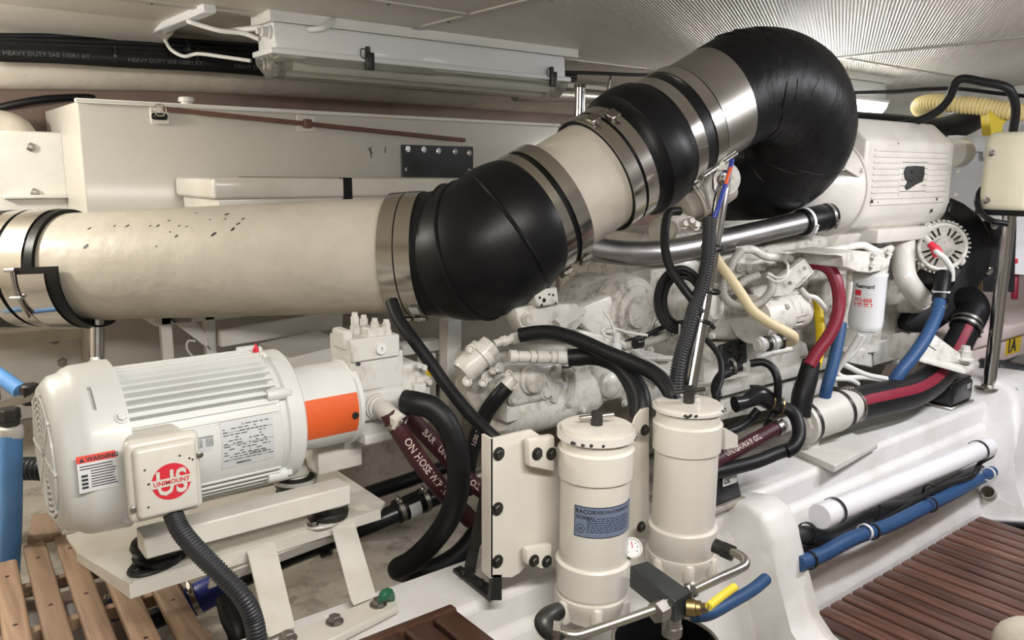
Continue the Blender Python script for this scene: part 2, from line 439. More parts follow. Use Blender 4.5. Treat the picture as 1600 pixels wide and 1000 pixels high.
# ================================================================== THE SETTING
ZC = 1.77
fl = struct('floor', M().box(-1.3, 5.6, -1.4, 4.0, -.16, -.10), 'grime_shade_gelcoat', 'dirty cream gelcoat bilge floor below the gratings')
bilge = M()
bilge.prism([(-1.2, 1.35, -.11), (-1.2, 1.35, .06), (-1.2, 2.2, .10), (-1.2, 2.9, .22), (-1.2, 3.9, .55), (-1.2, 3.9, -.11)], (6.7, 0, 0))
struct('bilge_plating', bilge, 'grime_shade_gelcoat', 'stained cream hull plating under the engine and the hydraulic motor')
struct('wall_far', M().box(-1.3, 5.6, 3.78, 3.86, -.16, 2.0), 'hull_cream', 'cream painted hull side behind the white tank')
struct('wall_left', M().box(-1.36, -1.28, -1.4, 3.86, -.16, 2.0), 'hull_cream', 'cream bulkhead at the aft end of the engine room')
struct('wall_right', M().box(5.5, 5.58, -1.4, 3.86, -.16, 2.0), 'white_paint', 'white bulkhead at the forward end of the engine room')
struct('wall_near', M().box(-1.36, 5.58, -1.48, -1.4, -.16, 2.0), 'white_paint', 'white bulkhead on the other side of the aisle')
ce = struct('ceiling', M().box(-1.36, 5.58, -1.48, 3.86, ZC+.02, ZC+.08), 'ceiling_panel', 'low engine room ceiling lined with panels')
# ceiling panels: smooth ones aft, finely ribbed ones forward
for (x0, x1, y0, y1, mt) in [(-1.3, 1.66, -1.4, 2.36, 'ceiling_panel'), (-1.3, 1.66, 2.37, 2.84, 'ceiling_panel'), (-1.3, 1.66, 2.85, 3.78, 'ceiling_panel'),
                             (1.67, 3.55, -1.4, 2.98, 'ceiling_ribbed'), (1.67, 3.55, 2.99, 3.78, 'ceiling_panel'),
                             (3.56, 5.5, -1.4, 2.11, 'ceiling_ribbed'), (3.56, 5.5, 2.12, 3.78, 'ceiling_ribbed')]:
    part('ceiling_panel', M().box(x0, x1, y0, y1, ZC, ZC+.03, .003, 1), mt, ce)
k = 1
def strip(x0, x1, y0, y1, nscrew):
    global k
    o = struct('trim_%d' % k, M().box(x0, x1, y0, y1, ZC-.006, ZC+.004, .002, 1), 'trim_grey', 'flat metal strip screwed over a joint in the ceiling'); k += 1
    for i in range(nscrew):
        f = (i+.5)/nscrew; x = x0+(x1-x0)*f if x1-x0 > y1-y0 else (x0+x1)/2; y = y0+(y1-y0)*f if y1-y0 > x1-x0 else (y0+y1)/2
        part('screw', M().lathe((x, y, ZC-.0055), (0, 0, -1), [(0, .006), (.002, .005), (.003, .002)], 10), 'dark_steel', o)
strip(-1.3, 1.64, 2.345, 2.385, 5); strip(-1.3, 1.64, 2.825, 2.865, 5); strip(1.645, 1.685, -1.4, 2.76, 8)
strip(1.69, 3.53, 2.965, 3.005, 8); strip(3.535, 3.575, -1.4, 3.2, 10); strip(3.58, 5.5, 2.095, 2.13, 9)

# near engine bed (stringer) with its sloping front face
EB = M(); sec = [(1.44, .35), (1.275, .35), (1.262, .338), (1.255, .275), (1.235, .262), (1.14, .0), (1.14, -.11), (1.44, -.11)]
EB.prism([(-1.2, y, z) for y, z in sec], (4.66, 0, 0), .004, 1)
struct('engine_bed', EB, 'white_gelcoat', 'long white gelcoat engine bed with a flat top beside the aisle', 14)
struct('engine_bed_outboard', M().box(1.02, 5.0, 2.16, 2.36, -.1, .40, .01), 'grime_shade_gelcoat', 'engine bed on the far side of the engine, coloured dark to imitate shade')  # far bed coloured dark to imitate the shade behind the gearbox
# frames that run athwart down from the bed into the aisle floor
prof = [(1.30, .352), (1.20, .372), (1.15, .355), (1.115, .30), (1.10, .22), (1.085, .13), (1.06, .065), (1.01, .02), (.93, -.004), (.4, -.012), (-1.3, -.012), (-1.3, -.11), (1.30, -.11)]
struct('hull_frame_aft', M().prism([(1.745, y, z) for y, z in prof], (.135, 0, 0), .02, 3), 'white_gelcoat', 'curved white hull frame stepping down from the engine bed to the floor beside the fuel filters', 50)
prof2 = [(1.46, .42), (1.25, .43), (1.19, .41), (1.15, .36), (1.12, .28), (1.10, .20), (1.08, .10), (1.02, .03), (.9, .0), (-1.3, .0), (-1.3, -.11), (1.46, -.11)]
hf = M(); hf.prism([(3.12+max(0, z)*.80, y, z) for y, z in prof2], (.30, 0, 0), .025, 3)
hfo = struct('hull_frame_forward', hf, 'white_gelcoat', 'curved white hull frame at the forward end of the slatted floor', 50)
hp = at(1543, 768, X=3.155)
hd_ = V((1, 0, -.75)).normalized()
carve(hfo, M().cyl(hp-hd_*.06, hp+hd_*.16, .0245, n=24))
part('drain_hole', M().lathe(hp+hd_*.004, hd_, [(0, .0215), (0, .0248), (.13, .0248), (.13, .0215), (0, .0215)], 24, cap=False), 'grime_shade_gelcoat', hfo, 'sleeve of the round drain hole')
# the deck-edge beam and hull lining high up behind the tank
struct('deck_edge_beam', M().tube([(-1.25, 3.62, 1.600), (.2, 3.62, 1.605), (.9, 3.62, 1.63), (1.6, 3.62, 1.645), (3.2, 3.62, 1.645), (5.4, 3.62, 1.645)], [.085, .08, .075, .075, .075, .075], 24), 'hull_cream', 'rounded cream beam running along the hull under the ceiling')
struct('hull_lining', M().box(-1.25, 5.45, 3.62, 3.77, .3, 1.60), 'hull_brown', 'dark brown hull lining behind the tank')
struct('hull_shelf', M().prism([(-1.25, 3.20, ZC), (-1.25, 3.76, 1.66), (-1.25, 3.76, ZC)], (2.2, 0, 0)), 'ceiling_panel', 'sloping cream lining where the ceiling meets the hull')

# ================================================================== WHITE TANK AND WHAT IS ON IT
TY = 2.95
tk = thing('fuel_tank', 'large white painted tank with a sharp front corner along the hull', 'tank', (1.55, 3.2, .4))
part('tank_body', M().obox((.537, TY, .30), (2.05, 0, 0), (0, .62, 0), (0, 0, 1.157), .006, 2), 'tank_white', tk)
part('top_rim', M().obox((.53, TY-.012, 1.452), (2.06, 0, 0), (0, .02, 0), (0, 0, .014), .003, 1), 'white_paint', tk)
fl_ = part('side_flange', M().obox((.27, 3.28, .35), (.27, 0, 0), (0, .02, 0), (0, 0, 1.02), .004, 1), 'white_paint', tk, 'bolted white flange on the side of the tank')
for (x, y) in [(48, 230), (54, 301)]:
    q = at(x, y, Y=3.28); part('bolt', M().bolt(q, (0, -1, 0), .016, .01, washer=False), 'bolt_steel', fl_)
for (x, y) in [(85, 531), (97, 566)]:
    q = at(x, y, Y=3.28); part('bolt', M().bolt(q, (0, -1, 0), .017, .012, washer=False), 'bolt_steel', fl_)
part('flange_rib', M().obox((.34, 3.25, 1.14), (.21, 0, 0), (0, .03, 0), (0, 0, .012), .003, 1), 'white_paint', tk)
q = at(291, 157, Y=3.02)
part('filler_cap', M().lathe((q.x, 3.02, 1.455), (0, 0, 1), [(-.01, .02), (.022, .02), (.023, .027), (.036, .027), (.040, .022)], 18), 'white_paint', tk)
part('seam', M().obox((2.03, TY-.002, .9), (.003, 0, 0), (0, .004, 0), (0, 0, .55)), 'trim_grey', tk)
# pencil cross and stroke on the tank
mk = M()
for a, b in [((575, 231), (582, 240)), ((579, 229), (580, 247)), ((602, 230), (602, 239))]:
    p0, p1 = at(*a, Y=TY-.0015), at(*b, Y=TY-.0015); d = (p1-p0).normalized(); n_ = d.cross(V((0, 1, 0)))*.0018
    mk.prism([p0-n_, p1-n_, p1+n_, p0+n_], (0, -.0006, 0))
part('ink_mark', mk, 'label_ink', tk, 'small ink cross and stroke', kind='stuff')
# hull bay left of the tank: round-edged duct
struct('hull_duct', M().tube([at(-60, 205, Y=3.45), at(-5, 205, Y=3.45), at(22, 215, Y=3.45), at(28, 260, Y=3.45), at(32, 340, Y=3.46), at(52, 480, Y=3.46), at(75, 600, Y=3.46)], .075, 16, 6), 'hull_cream', 'cream rounded hull duct left of the tank')
struct('hull_ledge', M().obox(at(-150, 560, Y=3.2), (.9, 0, 0), (0, .5, 0), (0, 0, .05), .012), 'hull_cream', 'cream ledge low on the hull behind the motor')

# sounding rod on the tank, with ring, holder and keeper
rod = thing('sounding_rod', 'thin brown wooden rod hanging level on the white tank', 'rod', at(480, 190, Y=TY-.02))
p0, p1 = at(255, 170, Y=TY-.022), at(727, 219, Y=TY-.022); d = (p1-p0).normalized(); n_ = V((0, 0, 1))
part('stick', M().obox(p0-n_*.008-V((0, .007, 0)), p1-p0, (0, .014, 0), n_*.016, .003, 1), 'stick_brown', rod)
q = at(250, 172, Y=TY-.035); part('ring', M().torus(q, (0.2, 1, 0), .019, .0022, 28, 8), 'steel_band', rod, 'steel split ring')
q0 = at(233, 166, Y=TY-.001); q1 = at(265, 195, Y=TY-.001)
hl = thing('rod_holder', 'small cream plastic holder plate under the ring of the brown rod', 'holder', q1)
part('plate', M().obox(V((q0.x, TY-.008, q1.z)), (q1.x-q0.x, 0, 0), (0, .0085, 0), (0, 0, q0.z-q1.z), .003, 1), 'box_cream', hl)
q = at(249, 182, Y=TY-.008)
part('slot', M().obox(q+V((-.026, -.002, -.011)), (.052, 0, 0), (0, .004, 0), (0, 0, .022), .008, 3), 'black_plastic', hl, 'black oval fastening')
q0 = at(463, 180, Y=TY); q1 = at(493, 206, Y=TY)
kp = thing('rod_keeper', 'pale keeper block holding the middle of the brown rod', 'bracket', q1)
part('block', M().obox(V((q0.x, TY-.006, q1.z)), (q1.x-q0.x, 0, 0), (0, .0065, 0), (0, 0, q0.z-q1.z), .002, 1), 'box_cream', kp)
q = at(484, 193, Y=TY-.03); part('clip', M().obox(q+V((-.02, -.004, -.016)), (.03, 0, 0), (0, .028, 0), (0, 0, .032), .004, 1), 'stick_brown', kp)
# inspection plate
ip = thing('inspection_plate', 'dark grey metal plate bolted on the white tank', 'plate', at(685, 288, Y=TY))
a, b = at(628, 226, Y=TY-.012), at(740, 287, Y=TY-.012)
part('plate', M().obox(V((a.x, TY-.012, b.z)), (b.x-a.x, 0, 0), (0, .0125, 0), (0, 0, a.z-b.z), .002, 1), 'dark_plate', ip)
for (x, y) in [(637, 233), (662, 234), (685, 236), (711, 237), (733, 239), (636, 265), (733, 268)]:
    part('bolt', M().bolt(at(x, y, Y=TY-.0118), (0, -1, 0), .009, .007), 'chrome', ip)

# ================================================================== FLUORESCENT LAMP (unlit) AND THE LIT ONE BEYOND THE ENGINE
def lamp(name, label, x0, x1, y0, y1, lit, detail=True):
    t = thing(name, label, 'lamp', ((x0+x1)/2, (y0+y1)/2, 1.55))
    part('mounting_board', M().box(x0+.02, x1+.05, y0+.005, y1+.03, 1.735, ZC+.001, .002, 1), 'lamp_trim', t)
    b = M(); sec = [(y0+.012, 1.735), (y0+.004, 1.725), (y0-.002, 1.645), (y1+.002, 1.645), (y1-.004, 1.725), (y1-.012, 1.735)]
    b.prism([(x0+.03, y, z) for y, z in sec], (x1-x0-.06, 0, 0), .008, 2); part('housing', b, 'lamp_white', t)
    part('gasket_rim', M().box(x0+.012, x1-.005, y0-.012, y1+.012, 1.628, 1.648, .005, 2), 'lamp_white', t)
    ln = M(); sec = [(y0-.006, 1.63), (y0, 1.585), (y0+.025, 1.56), (y1-.025, 1.56), (y1, 1.585), (y1+.006, 1.63)]
    pts = [[(x, y, z) for y, z in sec] for x in (x0+.02, x0+.045, x1-.04, x1-.015)]
    for row, kx in ((0, 0.75), (3, 0.75)):
        pts[row] = [(p[0], (y0+y1)/2+(p[1]-(y0+y1)/2)*1.0, 1.63+(p[2]-1.63)*(.55 if p[2] < 1.6 else 1)) for p in pts[row]]
    vs = [V(p) for r_ in pts for p in r_]; fs = []
    for r_ in range(3):
        for c in range(5): fs.append((r_*6+c, r_*6+c+1, (r_+1)*6+c+1, (r_+1)*6+c))
    fs += [tuple(range(6)), tuple(range(18, 24))]
    ln.faces(vs, fs); part('lens', ln, 'lit_lens' if lit else 'lamp_lens', t, 'glowing lamp lens' if lit else 'clear ribbed lamp lens', sharp=20)
    for y in (y0+.04, y1-.04):
        tb = part('tube', M().cyl((x0+.08, y, 1.602), (x1-.08, y, 1.602), .013, n=16), 'lit_tube' if lit else 'lamp_tube', t)
        for x in (x0+.075, x1-.075-.025): part('end_cap', M().cyl((x, y, 1.602), (x+.025, y, 1.602), .0145, n=14), 'steel_brushed', tb)
    part('reflector', M().box(x0+.05, x1-.05, y0+.012, y1-.012, 1.622, 1.632), 'lamp_tube', t)
    if detail:
        part('lamp_insert', M().obox((x0+.14, y0+.002, 1.606), (.52, 0, 0), (0, .01, 0), (0, 0, .022), .002, 1), 'grey_conduit', t)
        for cx in (.36, 1.17):
            x = x0+cx if cx < 1 else x1-.13
            c = M(); c.obox((x, y0-.024, 1.60), (.034, 0, 0), (0, .016, 0), (0, 0, .062), .004, 2); c.obox((x+.006, y0-.014, 1.655), (.018, 0, 0), (0, .014, 0), (0, 0, .028), .003, 1)
            cl = part('clip', c, 'dark_steel', t, 'dark spring clip')
            part('wire_loop', M().tube([(x-.002, y0-.012, 1.672), (x-.014, y0-.012, 1.67), (x-.014, y0-.012, 1.645), (x, y0-.012, 1.64)], .0022, 8, 4), 'dark_steel', cl)
        g = part('cable_gland', M().lathe((x0+.032, y0+.03, 1.70), (-1, 0, 0), [(0, .022), (.012, .022), (.014, .017), (.035, .017), (.037, .011), (.05, .011)], 18), 'lamp_trim', t)
        for yy in (y0+.02, y0+.06):
            part('lens_rib', M().obox((x0+.012, yy, 1.575), (.02, 0, 0), (0, .018, 0), (0, 0, .05), .008, 3), 'lamp_lens', t)
    return t
lamp('fluorescent_lamp', 'unlit white fluorescent batten lamp with clear lens under the ceiling', 1.075, 2.44, 2.71, 2.86, False)
lamp('lit_fluorescent_lamp', 'glowing fluorescent lamp beyond the black exhaust bend', 3.35, 4.50, 2.35, 2.49, True, False)

# white supply cable of the lamp, and the little white conduit under the ceiling
solo('lamp_cable', M().tube([at(405, 61, D=2.78), at(380, 52, D=2.78), at(345, 48, D=2.76), at(315, 40, D=2.75), at(296, 34, D=2.74), at(296, 34, D=2.78)], .0085, 10, 6), 'lamp_trim', 'short white cable curling from the ceiling into the lamp gland', 'cable')
solo('lamp_cable', M().tube([at(360, 48, D=2.8), at(420, 43, D=2.76), at(470, 46, D=2.76), at(505, 44, D=2.76), at(520, 33, D=2.8), at(521, 26, D=2.86)], .010, 10, 6), 'lamp_trim', 'thick white cable looping over the top of the unlit lamp', 'cable')
wc = M(); a, b = at(247, 53, Z=1.745), at(328, 20, Z=1.745); n_ = V((b-a)).cross(V((0, 0, 1))).normalized()*.022
wc.obox(a-n_, b-a, n_*2, (0, 0, .03), .004, 1)
solo('cable_trunking', wc, 'lamp_white', 'short white cable trunking on the ceiling beside the black cables', 'trunking')
solo('thin_white_cable', M().tube([at(258, 63, D=3.1), at(268, 78, D=3.05), at(288, 88, D=3.05), at(310, 84, D=3.05), at(350, 89, D=3.0), at(392, 95, D=2.97)], .007, 8, 6), 'lamp_trim', 'thin white cable hanging in front of the black cable bundle', 'cable')

# black cables along the hull, each its own
def cable(pts, r, label, mt='black_hose', group=None, name='cable', n=10, k_=6):
    return solo(name, M().tube(path(pts), r, n, k_), mt, label, 'cable', group)
bund = 'black cables in the bundle along the hull'
def py_(pts): return [at(x, y, Y=yy) for x, y, yy in pts]
labs = ['uppermost thin black cable of the bundle along the hull', 'thin black cable second from the top of the hull bundle', 'thin black cable third from the top of the hull bundle', 'lowest thin black cable resting on the printed one']
for i, (y0, y1, y2, rr) in enumerate([(56, 59, 72, .010), (61, 67, 79, .010), (67, 74, 86, .011), (72, 80, 91, .011)]):
    yy = 3.44-i*.012
    solo('cable', M().tube(py_([(-80, y0-2, yy), (0, y0, yy), (120, y1-2, yy), (250, y1+3, yy), (400, y2, yy), (620, y2+16, yy), (900, y2+34, yy)]), rr, 10, 6), 'black_hose', labs[i], 'cable', bund)
big = py_([(-80, 78, 3.37), (0, 82, 3.37), (100, 86, 3.37), (200, 93, 3.37), (300, 98, 3.37), (400, 106, 3.37), (650, 130, 3.37), (900, 150, 3.37)])
bc = thing('printed_cable', 'thick black cable with faint grey printing under the hull bundle', 'cable', big[3])
part('sheath', M().tube(big, .031, 14, 6), 'black_hose', bc)
for s0 in (.15, .55, .95):
    part('print', text_tube(M(), 'HEAVY DUTY SAE 100R1 AT', hosepts(big), .031, s0, .022, CAM), 'print_faint', bc)
for (x, y) in [(178, 88), (292, 78), (306, 88)]:
    q = at(x, y, Y=3.37); part('cable_tie', M().ring(q-V((.005, 0, 0)), (1, -.1, -.05), .034, .037, .010, 20), 'black_plastic', bc)
cable([(-40, 180, 3.0), (0, 168, 3.0), (60, 156, 3.05), (120, 152, 3.15), (200, 150, 3.3)], .014, 'short black cable dipping behind the top corner of the tank')
solo('steel_pipe', M().tube([V((2.4, 3.05, 1.60)), V((2.8, 3.05, 1.615)), V((3.5, 3.05, 1.615)), V((4.6, 3.20, 1.615))], .035, 16, 3), 'steel_brushed', 'horizontal steel pipe behind the end of the unlit lamp', 'pipe')
vp = thing('steel_stanchion', 'bright steel stanchion behind the black rubber sleeve', 'stanchion', (at(905, 200, Y=2.27).x, 2.27, .40))
part('post', M().cyl((at(905, 200, Y=2.27).x, 2.27, at(905, 135, Y=2.27).z), (at(905, 200, Y=2.27).x, 2.27, .395), .019, n=20), 'chrome', vp)
part('rim', M().cyl((at(905, 200, Y=2.27).x, 2.27, at(905, 132, Y=2.27).z), (at(905, 200, Y=2.27).x, 2.27, at(905, 137, Y=2.27).z), .022, n=20), 'dark_steel', vp)
solo('steel_rod', M().cyl(at(955, 116, Y=3.04), at(947, 154, Y=3.04), .008, n=10), 'chrome', 'short thin steel rod beside the bright stanchion', 'rod')
cable([(840, 113, 3.9), (920, 114, 4.0), (1010, 117, 4.1), (1080, 112, 4.2)], .009, 'black cable under the ribbed ceiling behind the exhaust')
# ================================================================== pixel-frame helpers for axis-aligned bodies
def pspan(x0, y0, x1, y1, Y):
    xm, ym = (x0+x1)/2, (y0+y1)/2
    return at(x0, ym, Y=Y).x, at(x1, ym, Y=Y).x, at(xm, y1, Y=Y).z, at(xm, y0, Y=Y).z
def pbox(m, x0, y0, x1, y1, Y, dy, bev=.004, seg=2):
    a, b, c, d = pspan(x0, y0, x1, y1, Y)
    return m.box(a, b, Y, Y+dy, c, d, bev, seg)
def pdisc(m, x, y, Y, rpx, h, prof=None, n=24, axis=(0, -1, 0)):
    p = at(x, y, Y=Y); r = rpx*pxm(p)
    return m.lathe(p, axis, [(hh*h, rr*r) for hh, rr in (prof or [(0, 1), (.85, 1), (1, .9)])], n)
def ppoly(m, pts, Y, dy, bev=0.0, seg=2):
    return m.prism([at(x, y, Y=Y) for x, y in pts], (0, dy, 0), bev, seg)
def pcyl(m, a, b, rpx, n=20, bev=0.0, r2=None):
    p0, p1 = at(*a[:2], D=a[2]), at(*b[:2], D=b[2])
    return m.cyl(p0, p1, rpx*pxm(p0), (r2 or rpx)*pxm(p1), n, bev)

# ================================================================== EXHAUST
RP = .160
EX = path([(-160, 427, 2.52), (640, 398, 2.22)])
ex_d = (EX[1]-EX[0]).normalized()
def exat(px): # point of the lower pipe axis seen at photo column px
    f = 0.0; lo, hi = -.5, 1.6
    for _ in range(40):
        mid = (lo+hi)/2; p = EX[0].lerp(EX[1], mid); x = 800+FPX*(p-CAM).dot(RT)/depth(p)
        if x < px: lo = mid
        else: hi = mid
    return EX[0].lerp(EX[1], lo)
lp = thing('exhaust_pipe', 'long cream painted exhaust pipe with scratched and chipped paint', 'pipe', exat(300)-V((0, 0, RP)))
part('pipe', M().lathe(exat(20), ex_d, [(0, RP), ((exat(670)-exat(20)).length, RP)], 64), 'cream_pipe', lp)
# paint chips on the pipe
random.seed(3)
for (x, y, w) in [(140, 357, 3), (134, 385, 4), (199, 353, 3), (247, 353, 2.5), (264, 345, 2), (275, 369, 2.5), (334, 366, 3.5), (364, 358, 3.5), (372, 350, 3), (380, 342, 2.5), (235, 353, 2), (179, 353, 1.8),
                  (302, 359, 2), (354, 335, 3), (245, 385, 1.6), (352, 342, 2), (280, 353, 2), (266, 362, 2), (292, 354, 1.6), (328, 343, 1.5), (306, 333, 1.8), (498, 380, 2), (204, 439, 1.5)]:
    # walk along the view ray to the pipe surface
    d = ray(x, y).normalized(); best = None
    for i in range(900):
        p = CAM+d*(1.9+i*.001); c = exat(x); rel = p-EX[0]; rr = (rel-ex_d*rel.dot(ex_d)).length
        if rr <= RP: best = p; break
    if best is None: continue
    rel = best-EX[0]; nrm = (rel-ex_d*rel.dot(ex_d)).normalized(); s_ = pxm(best)*w*1.3
    tg = (ex_d+nrm.cross(ex_d)*.8).normalized()
    u2_ = nrm.cross(tg)
    pts = [best+nrm*.0004+tg*(math.cos(a)*s_*random.uniform(.7, 1.3))+u2_*(math.sin(a)*s_*.6*random.uniform(.6, 1.2)) for a in [i*math.pi/4 for i in range(8)]]
    part('paint_chip', M().prism(pts, -nrm*.0012), 'dark_iron', lp)

# left rubber hose and its wide clamp
ls = thing('rubber_sleeve', 'black rubber exhaust sleeve with a broad bright clamp near the hull', 'hose', exat(40)-V((0, 0, .18)))
La = (exat(118)-exat(-150)).length
part('rubber', M().lathe(exat(-150), ex_d, [(0, .172), (La-.18, .178), (La-.15, .172), (La, .172), (La, .161)], 56), 'black_rubber', ls)
for p0, p1, rr in [(-48, -12, .1735), (28, 62, .1735), (68, 104, .1735)]:
    part('clamp_band', M().ring(exat(p0), ex_d, rr, rr+.003, (exat(p1)-exat(p0)).length, 64), 'steel_band', ls)
# clamp shield plate with its T-bolt
c0 = exat(72); frm = (V((0, -1, 0)) - ex_d*ex_d.dot(V((0, -1, 0)))).normalized(); upn = V((0, 0, 1)); upn = (upn-ex_d*upn.dot(ex_d)).normalized()
def cylpatch(m, c, ax, u, w, r, h0, h1, a0, a1, t, n=14):
    vs, fs = [], []
    for i in range(n+1):
        a = a0+(a1-a0)*i/n; d = u*math.cos(a)+w*math.sin(a)
        vs += [c+ax*h0+d*r, c+ax*h1+d*r, c+ax*h1+d*(r+t), c+ax*h0+d*(r+t)]
    for i in range(n):
        k0, k1 = i*4, i*4+4
        for j in range(4): fs.append((k0+j, k0+(j+1) % 4, k1+(j+1) % 4, k1+j))
    fs += [(0, 1, 2, 3), (n*4, n*4+1, n*4+2, n*4+3)]
    m.faces(vs, fs); return m
part('shield_pad', cylpatch(M(), c0, ex_d, frm, upn, .174, .05, .185, R(10), R(-100), .006), 'black_rubber', ls)
part('clamp_shield', cylpatch(M(), c0, ex_d, frm, upn, .181, .06, .145, R(4), R(-100), .003), 'chrome', ls, 'bright curved clamp shield')
tb = M(); q = c0+frm*.186*math.cos(R(8))+upn*.186*math.sin(R(8))+ex_d*.045
tb.cyl(q-ex_d*.02, q+ex_d*.012, .006, n=10); q2 = c0+frm*.192*math.cos(R(-16))+upn*.192*math.sin(R(-16))+ex_d*.05
tb.cyl(q2-ex_d*.02, q2+ex_d*.014, .006, n=10); q3 = c0+frm*.194*math.cos(R(-36))+upn*.194*math.sin(R(-36))+ex_d*.054
tb.cyl(q, q2, .004, n=8); tb.cyl(q2, q3, .0065, n=8)
part('clamp_bolt', tb, 'chrome', ls)
part('size_tag', cylpatch(M(), exat(30), ex_d, frm, upn, .177, .002, .03, R(12), R(22), .0006), 'label_silver', ls)

# upper pipe axis
UPA = path([(848, 326, 2.18), (1000, 231, 2.29), (1135, 150, 2.41)])
up_d = (UPA[2]-UPA[0]).normalized()
def upat(s): return UPA[0]+up_d*s
UL = (UPA[2]-UPA[0]).length
# lower elbow: rubber bellows between the two pipes
eb = thing('rubber_elbow', 'black ribbed rubber elbow joining the long cream pipe to the sloping one', 'hose', path([(770, 480, 2.2)])[0])
e0, e1 = exat(634), exat(690); u0 = upat(-.14)
ctl = [e0, exat(665), e1, exat(716)+V((0, 0, .004)), (exat(748)+upat(-.20))*.5, upat(-.105), upat(-.05), upat(.035)]
part('rubber', M().tube(ctl, [.168, .168, .172, .185, .190, .185, .170, .168], 56, 6), 'black_rubber', eb)
Pe, Re = resample(ctl, [.168, .168, .172, .185, .190, .185, .170, .168], 6)
for i in (17, 23, 29):
    t = (Pe[i+1]-Pe[i-1]).normalized(); part('rib', M().torus(Pe[i], t, Re[i]-.001, .006, 56, 8), 'black_rubber', eb)
def screwclamp(parent, c, ax, r, w, ang):
    u = (V((0, -1, 0))-ax*ax.dot(V((0, -1, 0)))).normalized(); v = ax.cross(u)*-1 if ax.cross(u).z < 0 else ax.cross(u)
    b = part('clamp_band', M().ring(c-ax*w/2, ax, r, r+.003, w, 64), 'steel_band', parent)
    d = u*math.cos(ang)+v*math.sin(ang); tt = u*-math.sin(ang)+v*math.cos(ang); p = c+d*(r+.003)
    s_ = M(); s_.obox(p-ax*w*.42-tt*.018, ax*w*.84, tt*.036, d*.014, .003, 1); s_.cyl(p+d*.008-tt*.03, p+d*.008+tt*.022, .006, n=8)
    part('screw', s_, 'bolt_steel', b); return b
screwclamp(eb, exat(632), ex_d, .169, .042, R(-80)); screwclamp(eb, exat(657), ex_d, .170, .042, R(-75))
screwclamp(eb, upat(-.045), up_d, .1715, .040, R(-62)); screwclamp(eb, upat(.012), up_d, .1715, .040, R(-55))
part('size_tag', cylpatch(M(), exat(660), ex_d, frm, upn, .1735, -.012, .012, R(-44), R(-56), .0006), 'label_silver', eb)
# sloping pipe
solo('sloping_exhaust_pipe', M().lathe(upat(-.06), up_d, [(0, .157), (.46, .157)], 56), 'cream_pipe', 'short sloping cream exhaust pipe between two black rubber joints', 'pipe')
# second rubber sleeve, belly between clamps
s2 = thing('rubber_bellows', 'bulging black rubber sleeve with steel bands under the ceiling', 'hose', path([(1000, 350, 2.3)])[0])
s_a, s_b = .19, .56
def sx(px):   # axis distance for a photo column
    lo, hi = -.3, 1.4
    for _ in range(40):
        mid = (lo+hi)/2; p = upat(mid); x = 800+FPX*(p-CAM).dot(RT)/depth(p)
        if x < px: lo = mid
        else: hi = mid
    return lo
a0, a1, a2, a3, a4, a5 = sx(928), sx(962), sx(972), sx(1022), sx(1028), sx(1072)
part('rubber', M().lathe(upat(0), up_d, [(a0, .158), (a0, .166), (a1+.02, .167), (a1+.035, .176), (a2+.02, .186), ((a2+a3)/2, .190), (a3-.02, .184), (a3, .170), (a5, .166), (a5, .158)], 64), 'black_rubber', s2)
for pxc, ang in ((936, 70), (956, 62), (1032, -62), (1062, -66)):
    screwclamp(s2, upat(sx(pxc)), up_d, .1675, .038, R(ang))
part('size_tag', cylpatch(M(), upat(sx(954)), up_d, frm, upn, .1712, -.01, .012, R(58), R(68), .0006), 'label_white', s2)
# brushed steel collar
solo('steel_exhaust_collar', M().lathe(upat(sx(1055)), up_d, [(0, .156), (0, .163), (sx(1138)-sx(1055), .163), (sx(1138)-sx(1055), .156)], 64), 'steel_brushed', 'brushed steel exhaust collar before the black wrapped bend', 'pipe')
# wrapped bend
ub = path([(1122, 158, 2.40), (1165, 137, 2.43), (1207, 137, 2.47), (1240, 160, 2.53), (1250, 205, 2.61), (1228, 245, 2.70), (1190, 264, 2.78), (1140, 270, 2.86), (1090, 270, 2.92)])
ubo = thing('exhaust_bend', 'big black fabric wrapped exhaust bend turning back under the ceiling', 'pipe', ub[4]-V((0, 0, .2)))
part('wrapped_bend', M().tube(ub, [.165, .170, .172, .172, .172, .172, .172, .17, .17], 56, 8), 'black_wrap', ubo)
Pu = resample(ub, .174, 8)[0]
random.seed(11)
fu = frames(Pu)
for kf in range(40):       # folds of the wrapping, running round the bend
    i0 = random.uniform(4, 44); a = random.uniform(0, 6.28); ln = 9; tw = random.uniform(.05, .13); sl_ = random.uniform(-.25, .25)
    pts = []
    for j in range(ln):
        i = int(min(len(Pu)-2, max(0, i0+sl_*j))); f_ = min(len(Pu)-2, max(0, i0+sl_*j))-i; u, w = fu[i]; aa = a+tw*j
        pts.append(Pu[i].lerp(Pu[i+1], f_)+(u*math.cos(aa)+w*math.sin(aa))*.1708)
    part('wrap_fold', M().tube(pts, [.0004]+[.0022]*(ln-2)+[.0004], 6, 3), 'black_wrap', ubo)
# pipe support under the long pipe
sp = thing('pipe_support_post', 'short bright steel post under the long cream exhaust pipe', 'stanchion', at(152, 620, D=2.40))
part('post', M().cyl(at(151, 490, D=2.40), at(151, 640, D=2.40), .021, n=24), 'chrome', sp)

